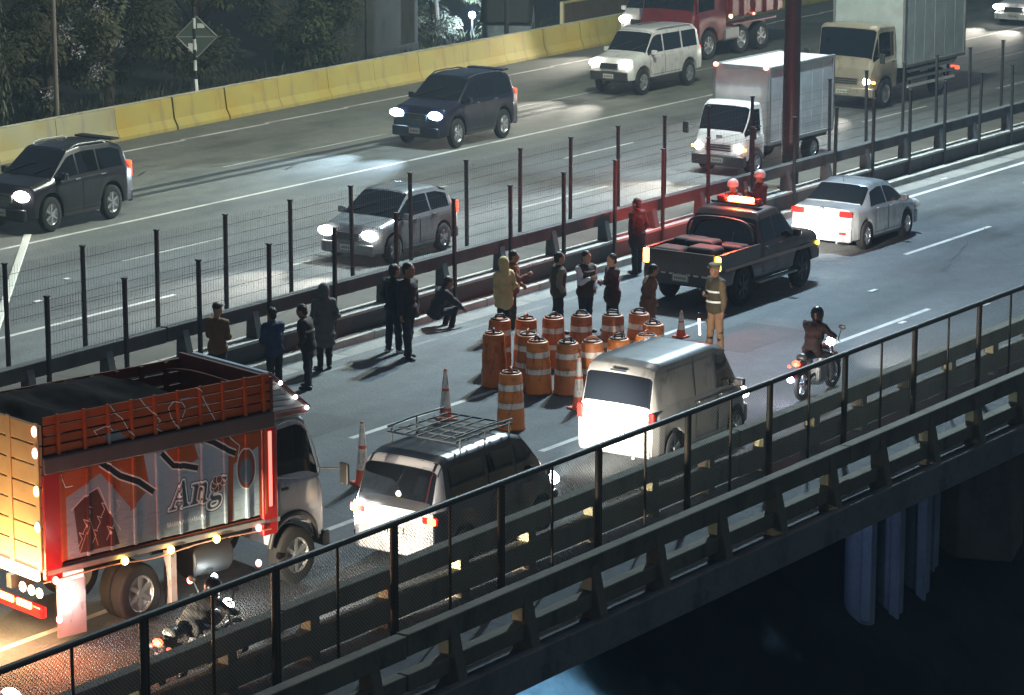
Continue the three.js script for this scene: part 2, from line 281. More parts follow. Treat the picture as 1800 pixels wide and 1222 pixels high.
// wire netting as an alpha pattern on thin sheets (wires of a few millimetres)
function netting(cell, wire, diag) {
  const n = 64, d = new Uint8Array(n * n * 4);
  for (let j = 0; j < n; j++) for (let i = 0; i < n; i++) {
    const u = i / n, v = j / n, w = wire / cell; let on;
    if (diag) { const a = ((u + v) % 1), b = ((u - v + 1) % 1); on = Math.min(a, 1 - a) < w * 0.7 || Math.min(b, 1 - b) < w * 0.7; } else on = u < w || v < w * 0.35;
    d.fill(on ? 255 : 0, (j * n + i) * 4, (j * n + i) * 4 + 4);
  }
  const t = new THREE.DataTexture(d, n, n, THREE.RGBAFormat); t.wrapS = t.wrapT = THREE.RepeatWrapping; t.magFilter = THREE.LinearFilter; t.repeat.set(1 / cell, 1 / (diag ? cell : cell * 3)); t.needsUpdate = true; return t;
}
const chain = M('chain link', { color: lin(0.5, 0.49, 0.45), roughness: 0.5, metalness: 0.5, alphaMap: netting(0.06, 0.006, true), alphaTest: 0.5, side: THREE.DoubleSide });
const wireNet = M('welded wire', { color: lin(0.10, 0.105, 0.11), roughness: 0.5, metalness: 0.4, alphaMap: netting(0.075, 0.0056, false), alphaTest: 0.5, side: THREE.DoubleSide });
{ // walkway fence: heavy posts, thin posts between, thick top rail, chain-link panels
  const f = thing('walkway_fence', 'dark chain link fence with round top rail along the walkway', 'fence', [0, 0, -24.2]);
  const xs = [10.9, 13.5, 16.1, 18.7, 21.3, 23.9]; for (let x = 26.53; x < 74; x += 2.565) xs.push(x);
  const heavy = joined([cyl(0.045, 0.045, 1.86, 0, 0.2, 0, 10), cyl(0.03, 0.03, 1.8, 0.1, 0.2, -0.02, 8), bb(-0.1, 0.16, 0.2, 0.225, -0.09, 0.09)]), thin = joined(cyl(0.022, 0.022, 1.75, 0, 0.24, 0, 8));
  const brown = M('fence steel', { color: lin(0.09, 0.078, 0.06), roughness: 0.5, metalness: 0.3 });
  xs.forEach((x, i) => {
    shared('post', heavy, brown, f).position.x = x;
    const nx = xs[i + 1]; if (!nx) return;
    shared('slim_post', thin, brown, f).position.x = (x + nx) / 2 + 0.05;
    mesh('top_rail', rod(V(x, 2.02, 0), V(nx, 2.02, 0), 0.048, 0.048, 10), brown, f);
    mesh('bottom_rail', rod(V(x, 0.3, 0), V(nx, 0.3, 0), 0.02, 0.02, 6), brown, f);
    mesh('mesh_panel', new THREE.PlaneGeometry(nx - x - 0.05, 1.7).translate((x + nx) / 2, 1.15, -0.03), chain, f);
  });
}
function medianFence(label, z, first, step, top, count, base) {
  const f = thing('median_fence', label, 'fence', [0, 0, z]);
  const post = joined([bx(0.072, top - base, 0.072, 0, (top + base) / 2, 0, 0.008), bx(0.1, 0.03, 0.1, 0, top, 0, 0.008)]);
  for (let i = 0; i < count; i++) {
    const x = first + i * step; const q = shared('post', post, S.steelDark, f); q.position.x = x; q.rotation.set((hash2(i, 4, 9) - 0.5) * 0.03, 0, (hash2(i, 5, 9) - 0.5) * 0.025);
    if (i < count - 1) mesh('mesh_panel', new THREE.PlaneGeometry(step - 0.08, top - 1.3).translate(x + step / 2, (top + 1.2) / 2, 0.03), wireNet, f);
  }
}
medianFence('nearer wire mesh fence of slim black posts on the median', -37.28, 59.38 - 2.08 * 10, 2.08, 2.47, 34, 0.14);
medianFence('farther wire mesh fence of slim black posts on the median', -40.05, 42.5 - 2.14 * 2, 2.137, 2.48, 36, 0.1);

// high lamp mast in the median with its ring of floodlights
{
  const p = thing('lamp_mast', 'thick dark lamp mast rising from the median beside the police truck', 'lamp mast', [68.4, 0.1, -39.0]);
  mesh('pole', [cyl(0.235, 0.15, 21.6, 0, 0, 0, 20), cyl(0.33, 0.33, 0.06, 0, 0, 0, 20)], M('mast steel', { color: lin(0.085, 0.06, 0.055), roughness: 0.55, metalness: 0.35, map: T.grime }), p);
  mesh('lamp_ring', new THREE.TorusGeometry(0.9, 0.06, 8, 28).rotateX(Math.PI / 2).translate(0, 21.5, 0), S.steel, p);
  for (let i = 0; i < 6; i++) {
    const a = i / 6 * Math.PI * 2 + 0.3, g = new THREE.Group(); g.name = 'floodlight'; g.position.set(Math.cos(a) * 1.2, 21.45, Math.sin(a) * 1.2); g.rotation.y = -a; p.add(g);
    mesh('housing', bx(0.55, 0.16, 0.42, 0, 0.05, 0, 0.04), S.steel, g); mesh('lens', bx(0.46, 0.02, 0.34, 0, -0.05, 0), glow('flood lens', 0.9, 0.97, 1, 30), g);
  }
  const cool = lin(0.67, 0.92, 1.08), warm = lin(0.93, 0.98, 0.78);
  spot(p, [-1.2, 21.2, 1.1], [-34, 0, 5], cool, 2200, 0.75, 0.7, 14); spot(p, [0.4, 21.2, 1.2], [-2, 0, 7], cool, 2500, 1.0, 0.6, 14);
  spot(p, [-1.0, 21.2, -1.0], [-26, 0, -13], warm, 3400, 0.8, 0.7, 14); spot(p, [0.6, 21.2, -1.2], [10, 0, -11], warm, 2200, 1.0, 0.6, 14);
}

// ------------------------------------------------------------ vehicles. Local axes: +x forward, y up, +z the vehicle's right side
const at1 = (keys, x) => { if (x <= keys[0][0]) return keys[0][1]; for (let i = 1; i < keys.length; i++) if (x <= keys[i][0]) return lerp(keys[i - 1][1], keys[i][1], (x - keys[i - 1][0]) / (keys[i][0] - keys[i - 1][0] || 1)); return keys[keys.length - 1][1]; };
function shell({ W, roof, belt, plan, bottom, wheels, r, tumble, belt0, H }) {
  const x0 = roof[0][0], x1 = roof[roof.length - 1][0], R = r * 1.2;
  const arch = x => { let y = bottom; for (const w of wheels) { const d = Math.abs(x - w); if (d < R) y = Math.max(y, r * 0.98 + Math.sqrt(R * R - d * d)); } return y; };
  function ring(x) {
    const hw = W / 2 * at1(plan, x), yl = at1(belt, x), yr = Math.max(at1(roof, x), yl + 0.012), yb = Math.min(arch(x), yl - 0.06), t = clamp((yr - yl) / (H - belt0));
    const z6 = lerp(hw * 0.92, hw * tumble, t), soft = Math.min(0.07, (yr - yl) * 0.4);
    return [[0, yb], [hw * 0.9, yb], [hw * 0.985, yb + 0.03], [hw, lerp(yb, yl, 0.5)], [hw * 0.99, yl - 0.05], [hw * 0.955, yl], [z6, yr - soft], [z6 * 0.9, yr - soft * 0.25], [z6 * 0.5, yr - 0.004], [0, yr]];
  }
  function P(x, q, off = 0) { // q 0..18 round the section, right side first
    const raw = (x, q) => { const s = q <= 9 ? 1 : -1, v = s > 0 ? q : 18 - q, k = ring(clamp(x, x0, x1)), i = Math.min(8, Math.floor(v)), f = v - i; return V(clamp(x, x0, x1), lerp(k[i][1], k[i + 1][1], f), s * lerp(k[i][0], k[i + 1][0], f)); };
    const p = raw(x, q); if (!off) return p;
    const dx = raw(x + 0.01, q).sub(raw(x - 0.01, q)), dq = raw(x, Math.min(18, q + 0.05)).sub(raw(x, Math.max(0, q - 0.05)));
    const n = dx.cross(dq).normalize(); if (n.z * p.z + (n.y) * (p.y - 0.6) < 0) n.negate(); return p.addScaledVector(n, off);
  }
  const xs = new Set([x0, x1]); for (let i = 1; i < 64; i++) xs.add(lerp(x0, x1, i / 64));
  for (const k of [...roof, ...belt, ...plan]) xs.add(clamp(k[0], x0, x1)); for (const w of wheels) for (const s of [-1, 1]) { xs.add(w + s * R); xs.add(w + s * (R + 0.004)); xs.add(w + s * R * 0.97); }
  const st = [...xs].filter(x => x >= x0 && x <= x1).sort((a, b) => a - b), pos = [], idx = [];
  st.forEach(x => { for (let q = 0; q <= 18; q++) { const p = P(x, q); pos.push(p.x, p.y, p.z); } });
  for (let i = 0; i < st.length - 1; i++) for (let q = 0; q < 18; q++) { const a = i * 19 + q, b = a + 19; idx.push(a, a + 1, b, b, a + 1, b + 1); }
  for (const [base, flip] of [[0, false], [(st.length - 1) * 19, true]]) for (let q = 0; q < 9; q++) { const a = base + q, b = base + q + 1, c = base + 18 - q - 1, d = base + 18 - q; flip ? idx.push(a, b, c, a, c, d) : idx.push(a, c, b, a, d, c); }
  const g = new THREE.BufferGeometry(); g.setAttribute('position', new THREE.Float32BufferAttribute(pos, 3)); g.setIndex(idx);
  function patch(xa, xb, qa, qb, off = 0.006, nx = 8, nq = 8) {
    const fa = typeof xa === 'function' ? xa : () => xa, fb = typeof xb === 'function' ? xb : () => xb, p = [], id = [];
    for (let i = 0; i <= nx; i++) for (let j = 0; j <= nq; j++) { const q = lerp(qa, qb, j / nq), v = P(lerp(fa(q), fb(q), i / nx), q, off); p.push(v.x, v.y, v.z); }
    for (let i = 0; i < nx; i++) for (let j = 0; j < nq; j++) { const a = i * (nq + 1) + j, b = a + nq + 1; id.push(a, a + 1, b, b, a + 1, b + 1); }
    const G = new THREE.BufferGeometry(); G.setAttribute('position', new THREE.Float32BufferAttribute(p, 3)); G.setIndex(id); G.computeVertexNormals(); return G;
  }
  return { geo: toCreasedNormals(g.toNonIndexed(), 0.75), patch, P, x0, x1 };
}
const wheelCache = {};
function wheelSet(parent, xs, track, r, w, rimMat = S.rim) {
  const key = r + '/' + w, c = wheelCache[key] || (wheelCache[key] = (() => {
    const tyre = joined(lathe([[r * 0.62, -w / 2], [r * 0.92, -w / 2], [r, -w * 0.32], [r, w * 0.32], [r * 0.92, w / 2], [r * 0.62, w / 2]], 28).rotateX(Math.PI / 2));
    const sp = []; for (let i = 0; i < 6; i++) sp.push(bx(r * 0.14, r * 0.56, 0.03, 0, r * 0.34, w * 0.36).rotateZ(i * Math.PI / 3));
    const rim = joined([lathe([[r * 0.66, -w / 2 + 0.01], [r * 0.64, w / 2 - 0.005], [r * 0.58, w / 2 - 0.02], [r * 0.56, w * 0.12], [0.001, w * 0.1]], 28).rotateX(Math.PI / 2), cyl(r * 0.16, r * 0.14, 0.04, 0, 0, 0, 12).rotateX(Math.PI / 2).translate(0, 0, w * 0.3), ...sp]);
    return { tyre, rim };
  })());
  for (const x of xs) for (const s of [-1, 1]) {
    const g = new THREE.Group(); g.name = 'wheel'; g.position.set(x, r, s * track); if (s < 0) g.rotation.y = Math.PI; parent.add(g);
    shared('tyre', c.tyre, S.black, g); shared('rim', c.rim, rimMat, g);
  }
}
const headGlow = glow('headlamp', 1, 0.96, 0.88, 40), headBlue = glow('xenon headlamp', 0.5, 0.78, 1, 44), tailGlow = glow('tail lamp', 1, 0.06, 0.02, 4), tailBright = glow('brake lamp', 1, 0.16, 0.05, 14), amber = glow('amber lamp', 1, 0.42, 0.05, 12), redLens = M('red lens', { color: lin(0.35, 0.012, 0.01), roughness: 0.15 }), clearLens = M('clear lens', { color: lin(0.5, 0.5, 0.5), roughness: 0.1 });
const plateTex = canvasTex(128, 64, (c, w, h) => { c.fillStyle = '#d9d9d2'; c.fillRect(0, 0, w, h); c.strokeStyle = '#333'; c.lineWidth = 4; c.strokeRect(4, 4, w - 8, h - 8); c.fillStyle = '#30343a'; for (let i = 0; i < 6; i++) c.fillRect(18 + i * 16, 24, 9, 22); });
const plateMat = M('number plate', { color: lin(0.7, 0.7, 0.68), map: plateTex, roughness: 0.4 });
function plate(parent, x, y, dir) { const g = new THREE.PlaneGeometry(0.42, 0.16).rotateY(dir * Math.PI / 2).translate(x, y, 0); return mesh('number_plate', g, plateMat, parent, true); }

// spec -> a car Group
function car(name, label, category, [x, z, turn], s, group) {
  const o = thing(name, label, category, [x, 0, z], turn, group), W = s.W, hw = W / 2, sh = shell(s), { x0, x1, P, patch } = sh;
  shared('body', joined(sh.geo), s.mat, o);
  const G = s.glassMat || S.glass;
  mesh('windscreen', patch(s.screen[0], s.screen[1], 6.12, 11.88, 0.006, 8, 14), G, o);
  if (s.rear) mesh('rear_window', patch(s.rear[0], s.rear[1], 6.15, 11.85, 0.006, 6, 14), G, o);
  for (const [a, b, solid] of s.windows) for (const q of [[5.12, 5.86], [12.14, 12.88]]) {
    const m = mesh('side_window', patch(a, b, q[0], q[1], 0.006, 10, 4), solid || G, o);
  }
  for (const [a, b] of s.doors || []) for (const side of [1, -1]) {
    mesh('door_seam', patch(a - 0.014, b + 0.014, side > 0 ? 2.2 : 15.8, side > 0 ? 4.95 : 13.05, 0.006, 6, 6), S.plastic, o);
    const d = mesh('door', patch(a, b, side > 0 ? 2.25 : 15.75, side > 0 ? 4.85 : 13.15, 0.009, 6, 6), s.mat, o);
    const hp = P(a + 0.16, side > 0 ? 4.3 : 13.7, 0.03); mesh('handle', bx(0.17, 0.03, 0.035, hp.x, hp.y, hp.z, 0.012), s.trim || s.mat, d);
  }
  mesh('sill', [bb(s.wheels[0] + s.r * 1.25, s.wheels[s.wheels.length - 1] - s.r * 1.25, s.bottom - 0.04, s.bottom + 0.05, -hw * 0.97, hw * 0.97, 0.02)], S.plastic, o);
  mesh('bumper', bb(x1 - 0.09, x1 + 0.05, s.bottom - 0.02, s.bottom + (s.bump || 0.24), -hw * 0.86, hw * 0.86, 0.05), s.bumperMat || s.mat, o);
  mesh('bumper', bb(x0 - 0.05, x0 + 0.09, s.bottom - 0.02, s.bottom + (s.bump || 0.24), -hw * 0.9, hw * 0.9, 0.05), s.rearBumper || s.bumperMat || s.mat, o);
  wheelSet(o, s.wheels, hw - 0.1, s.r, 0.2, s.rimMat);
  const hy = s.headY, hz = hw * (s.headZ || 0.72);
  for (const q of [1, -1]) {
    const l = mesh('headlight', ball(0.09, (s.headH || 0.1) * 1.15, (s.headW || 0.15) * 1.1, x1 - 0.03, hy, q * hz), s.lit ? s.lit : clearLens, o);
    if (s.lit) spot(o, [x1 + 0.12, hy, q * hz], s.at ? [s.at[0], s.at[1], s.at[2] + q * 0.3] : [x1 + (s.aim || 9), 0, q * (hz + 0.3)], s.beam || lin(1, 0.93, 0.8), s.cd || 260, s.cone || 0.42, 0.8, 3);
    const tz = q * hw * (s.tailZ || 0.8); mesh('tail_light', bx(0.09, s.tailH || 0.16, s.tailW || 0.26, x0 + 0.02, s.tailY, tz, 0.03), s.tail || tailGlow, o);
    const mp = P(s.screen[0] === undefined ? 0.8 : s.mirror, q > 0 ? 5.1 : 12.9); mesh('mirror', [bx(0.12, 0.15, 0.2, mp.x, mp.y + 0.08, mp.z + q * 0.14, 0.04), bx(0.04, 0.04, 0.14, mp.x, mp.y + 0.02, mp.z + q * 0.04)], s.mirrorMat || s.mat, o);
  }
  if (s.grille !== false) mesh('grille', [bb(x1 - 0.05, x1 + 0.03, hy - 0.16, hy + 0.02, -hw * 0.42, hw * 0.42, 0.02), ...[0, 1, 2].map(i => bb(x1 + 0.02, x1 + 0.045, hy - 0.14 + i * 0.055, hy - 0.115 + i * 0.055, -hw * 0.38, hw * 0.38))], s.grilleMat || S.plastic, o);
  plate(o, x1 + 0.056, s.bottom + 0.14, 1); plate(o, x0 - (s.plateOut || 0.056), s.plateY || s.bottom + 0.15, -1);
  mesh('exhaust', rod(V(x0 - 0.06, s.bottom - 0.03, hw * 0.5), V(x0 + 0.3, s.bottom - 0.02, hw * 0.5), 0.03), S.steel, o);
  each('wiper', [rod(P(s.screen[1] - 0.03, 7.4, 0.02), P(lerp(s.screen[0], s.screen[1], 0.55), 9.2, 0.02), 0.012, 0.008, 5), rod(P(s.screen[1] - 0.03, 9.6, 0.02), P(lerp(s.screen[0], s.screen[1], 0.6), 11.2, 0.02), 0.012, 0.008, 5)], S.plastic, o);
  if (s.rails) each('roof_rail', [1, -1].flatMap(q => { const ps = []; for (let i = 0; i <= 8; i++) { const p = P(lerp(s.rails[0], s.rails[1], i / 8), q > 0 ? 6.6 : 11.4, i % 8 ? 0.05 : 0.0); ps.push(p); } return [tube(ps, 0.018, 16, 6)]; }), s.railMat || S.steel, o);
  if (s.spoiler) mesh('spoiler', bb(s.spoiler - 0.16, s.spoiler + 0.16, s.H - 0.06, s.H - 0.015, -hw * 0.68, hw * 0.68, 0.02), s.mat, o);
  if (s.aerial) mesh('aerial', rod(V(s.aerial, s.H - 0.02, 0), V(s.aerial - 0.06, s.H + 0.16, 0), 0.012, 0.004, 6), S.plastic, o);
  if (s.fit) o.scale.set(...s.fit);
  return { o, sh, hw };
}
const PI = Math.PI;
const silver = paint('silver paint', 0.36, 0.38, 0.40, 0.3, 0.35), whitePaint = paint('white paint', 0.72, 0.72, 0.71), navyBlack = paint('blue black paint', 0.012, 0.014, 0.024, 0.3, 0.3), darkBlue = paint('dark blue paint', 0.010, 0.010, 0.024, 0.3, 0.3), charcoal = paint('charcoal paint', 0.016, 0.015, 0.02, 0.3, 0.3), blackPaint = paint('black paint', 0.012, 0.013, 0.017, 0.3, 0.1);

// silver saloon ahead of the police truck
{
  const { o } = car('sedan', 'silver four door sedan lit from behind by the police truck', 'car', [63.5, -34.35, 0], { fit: [0.86, 1.08, 0.97],
    W: 1.86, H: 1.42, r: 0.31, bottom: 0.24, wheels: [-1.22, 1.14], belt0: 0.86, tumble: 0.70, mat: silver,
    roof: [[-1.98, 0.74], [-1.93, 0.95], [-1.35, 1.0], [-0.72, 1.35], [-0.3, 1.42], [0.2, 1.40], [0.5, 1.33], [1.05, 0.96], [1.7, 0.83], [1.98, 0.60]], belt: [[-1.98, 0.72], [-1.93, 0.9], [-1.2, 0.9], [1.0, 0.85], [1.7, 0.75], [1.98, 0.55]], plan: [[-1.98, 0.88], [-1.7, 0.97], [-1, 1], [1, 1], [1.6, 0.95], [1.98, 0.78]],
    screen: [0.46, 1.04], rear: [-1.32, -0.74], windows: [[q => lerp(-0.98, -0.72, (q > 9 ? 18 - q : q) - 5.1), -0.06], [0.0, 0.93]], doors: [[-0.75, -0.05], [0.0, 0.85]], headY: 0.66, tailY: 0.84, tailH: 0.13, tailW: 0.36, tailZ: 0.72, tail: redLens, mirror: 0.72, plateY: 0.76, aerial: -0.75, bump: 0.3, headW: 0.2, grille: true,
  });
  mesh('badge', new THREE.TorusGeometry(0.06, 0.012, 6, 18).scale(1.4, 1, 1).rotateY(PI / 2).translate(-1.985, 0.89, 0), S.chrome, o);
  each('reflector', [1, -1].map(q => bx(0.03, 0.05, 0.2, -2.03, 0.42, q * 0.62, 0.01)), redLens, o);
}
// oncoming cars
car('suv', 'dark suv leftmost of the oncoming cars, with bright headlamps', 'car', [54.1, -51.85, PI], { fit: [0.98, 1.2, 1],
  W: 1.86, H: 1.66, r: 0.36, bottom: 0.3, wheels: [-1.12, 1.12], belt0: 1.02, tumble: 0.72, mat: charcoal,
  roof: [[-1.95, 0.85], [-1.92, 1.1], [-1.72, 1.5], [-1.3, 1.63], [-0.2, 1.66], [0.3, 1.6], [1.05, 1.1], [1.7, 0.98], [1.95, 0.72]], belt: [[-1.95, 0.8], [-1.92, 1.03], [1, 1.0], [1.7, 0.9], [1.95, 0.65]], plan: [[-1.95, 0.9], [-1.7, 0.98], [1.2, 1], [1.7, 0.95], [1.95, 0.8]],
  screen: [0.27, 1.04], rear: [-1.9, -1.45], windows: [[-1.6, -0.75], [-0.68, 0.02], [0.08, 0.92]], doors: [[-0.95, -0.05], [0.0, 0.9]], headY: 0.8, headW: 0.24, tailY: 0.98, tailH: 0.34, tailW: 0.2, mirror: 0.72, lit: headGlow, cd: 190, beam: lin(1, 0.95, 0.85), rails: [-1.2, 0.1], trim: S.chrome, rimMat: S.rim, spoiler: -1.6,
});
car('hatchback', 'grey hatchback passing close behind the median fence', 'car', [55.6, -42.5, PI], { fit: [0.9, 1.06, 0.98],
  W: 1.8, H: 1.5, r: 0.31, bottom: 0.24, wheels: [-1.08, 1.08], belt0: 0.9, tumble: 0.7, mat: paint('grey paint', 0.17, 0.185, 0.2, 0.3, 0.35),
  roof: [[-1.82, 0.8], [-1.78, 1.02], [-1.5, 1.36], [-1.0, 1.48], [-0.2, 1.5], [0.2, 1.46], [0.98, 0.98], [1.6, 0.86], [1.82, 0.62]], belt: [[-1.82, 0.75], [-1.78, 0.95], [1, 0.88], [1.6, 0.78], [1.82, 0.56]], plan: [[-1.82, 0.88], [-1.5, 0.98], [1, 1], [1.5, 0.95], [1.82, 0.78]],
  screen: [0.18, 0.96], rear: [-1.76, -1.2], windows: [[-1.4, -0.62], [-0.55, 0.88]], doors: [[-0.8, -0.05], [0.0, 0.85]], headY: 0.68, headW: 0.22, tailY: 0.92, tailH: 0.28, tailW: 0.2, mirror: 0.66, lit: headGlow, cd: 190,
});
car('suv', 'dark blue suv with roof rails and blue white headlamps', 'car', [70.55, -51.5, PI], { fit: [0.92, 1.16, 0.97],
  W: 1.98, H: 1.72, r: 0.37, bottom: 0.32, wheels: [-1.26, 1.24], belt0: 1.08, tumble: 0.74, mat: darkBlue,
  roof: [[-2.1, 0.9], [-2.06, 1.15], [-1.88, 1.58], [-1.5, 1.7], [-0.3, 1.72], [0.35, 1.68], [1.12, 1.16], [1.85, 1.04], [2.1, 0.78]], belt: [[-2.1, 0.85], [-2.06, 1.1], [1, 1.06], [1.85, 0.96], [2.1, 0.7]], plan: [[-2.1, 0.92], [-1.8, 0.99], [1.3, 1], [1.8, 0.96], [2.1, 0.82]],
  screen: [0.32, 1.1], rear: [-2.04, -1.65], windows: [[-1.75, -0.85], [-0.78, 0.02], [0.08, 0.98]], doors: [[-0.95, -0.05], [0.0, 0.9]], headY: 0.86, headW: 0.23, headH: 0.09, tailY: 1.02, tailH: 0.36, tailW: 0.2, mirror: 0.78, lit: headBlue, cd: 280, beam: lin(0.6, 0.82, 1), rails: [-1.5, 0.25], trim: S.chrome, spoiler: -1.8, railMat: S.chrome,
});
const whiteSUV = {
  W: 1.66, H: 2.0, r: 0.42, bottom: 0.5, wheels: [-1.5, 1.5], belt0: 1.2, tumble: 0.8, mat: whitePaint, bumperMat: S.plastic,
  roof: [[-2.35, 1.0], [-2.31, 1.25], [-2.2, 1.82], [-2.0, 1.97], [0.5, 2.0], [0.75, 1.93], [1.3, 1.32], [2.1, 1.2], [2.35, 0.92]], belt: [[-2.35, 0.95], [-2.31, 1.2], [1.2, 1.2], [2.1, 1.1], [2.35, 0.84]], plan: [[-2.35, 0.95], [-2, 1], [1.4, 1], [2.1, 0.97], [2.35, 0.86]],
  screen: [0.72, 1.28], rear: [-2.3, -2.06], windows: [[-2.05, -1.1], [-1.0, 0.12], [0.2, 1.18]], doors: [[-1.0, 0.1], [0.14, 1.1]], headY: 1.02, headW: 0.17, headH: 0.11, tailY: 1.1, tailH: 0.3, tailW: 0.16, mirror: 1.0, lit: headGlow, cd: 200, rails: [-1.8, 0.4], bump: 0.3,
};
car('suv', 'white offroad suv in the middle oncoming lane with bright headlamps', 'car', [83.2, -52.95, PI], { ...whiteSUV, fit: [0.94, 1.02, 1] });
car('van', 'white passenger van half cut by the picture top behind the white suv', 'van', [93.4, -58.25, PI], {
  W: 1.9, H: 2.45, r: 0.36, bottom: 0.4, wheels: [-1.4, 1.4], belt0: 1.4, tumble: 0.82, mat: whitePaint,
  roof: [[-2.3, 1.2], [-2.25, 1.5], [-2.1, 2.3], [-1.8, 2.42], [1.1, 2.45], [1.4, 2.35], [2.0, 1.52], [2.2, 1.35], [2.3, 1.0]], belt: [[-2.3, 1.1], [-2.25, 1.4], [1.9, 1.38], [2.2, 1.28], [2.3, 0.95]], plan: [[-2.3, 0.94], [-2, 1], [1.8, 1], [2.3, 0.86]],
  screen: [1.38, 1.98], rear: [-2.2, -2.12], windows: [[-1.9, -0.7], [-0.6, 0.6], [0.7, 1.85]], doors: [[-0.6, 0.5], [0.7, 1.5]], headY: 1.15, headW: 0.2, headH: 0.12, tailY: 1.3, tailH: 0.4, tailW: 0.14, mirror: 1.75, lit: headGlow, cd: 200,
});
car('sedan', 'pale car at the top right corner of the far lanes', 'car', [108.5, -50.9, PI], {
  W: 1.86, H: 1.44, r: 0.31, bottom: 0.24, wheels: [-1.2, 1.2], belt0: 0.88, tumble: 0.7, mat: whitePaint,
  roof: [[-2.1, 0.74], [-2.05, 0.95], [-1.5, 1.0], [-0.8, 1.37], [-0.3, 1.44], [0.2, 1.42], [1.05, 0.96], [1.8, 0.83], [2.1, 0.6]], belt: [[-2.1, 0.7], [-2.05, 0.9], [1, 0.85], [1.8, 0.75], [2.1, 0.55]], plan: [[-2.1, 0.88], [-1.7, 0.97], [1, 1], [1.7, 0.95], [2.1, 0.8]],
  screen: [0.22, 1.04], rear: [-1.46, -0.85], windows: [[-1.0, -0.06], [0.0, 0.93]], doors: [[-0.8, -0.05], [0.0, 0.85]], headY: 0.68, headW: 0.2, tailY: 0.84, tailH: 0.16, tailW: 0.3, mirror: 0.72, lit: headGlow, cd: 190,
});
// vans in the near lane
const vanPaint = paint('pearl van paint', 0.23, 0.225, 0.21);
const vanSpec = {
  W: 1.92, H: 1.88, r: 0.3, bottom: 0.26, belt0: 1.02, tumble: 0.83, wheels: [-1.05, 1.22], mat: whitePaint,
  roof: [[-1.78, 1.0], [-1.75, 1.12], [-1.62, 1.66], [-1.55, 1.78], [-1.35, 1.86], [0.5, 1.88], [0.85, 1.8], [1.35, 1.14], [1.68, 0.94], [1.78, 0.7]], belt: [[-1.78, 0.94], [-1.75, 1.02], [1.25, 1.0], [1.68, 0.86], [1.78, 0.62]], plan: [[-1.78, 0.94], [-1.6, 0.985], [-1, 1], [1, 1], [1.5, 0.95], [1.78, 0.8]],
};
{
  const { o } = car('panel_van', 'white panel van with its back glaring in headlights beside the drums', 'van', [43.9, -27.45, 0], { ...vanSpec, mat: vanPaint, W: 1.62, fit: [0.92, 1, 1], screen: [0.83, 1.33], rear: [-1.745, -1.625], windows: [[-1.35, -0.3, vanPaint], [-0.25, 0.45, vanPaint], [0.55, 1.2]], doors: [[-0.3, 0.42], [0.5, 1.18]], headY: 0.78, tailY: 0.92, tailH: 0.26, tailW: 0.12, tailZ: 0.9, tail: redLens, mirror: 1.12, mirrorMat: S.plastic, plateY: 0.62, lit: headGlow, cd: 45, bump: 0.34 });
  each('brand_strip', [bb(-1.815, -1.79, 0.80, 0.84, -0.5, -0.28), bb(-1.815, -1.79, 0.79, 0.81, -0.1, 0.4)], S.plastic, o);
  mesh('brake_lamp', bb(-1.69, -1.655, 1.69, 1.72, -0.16, 0.16), S.chrome, o);
}
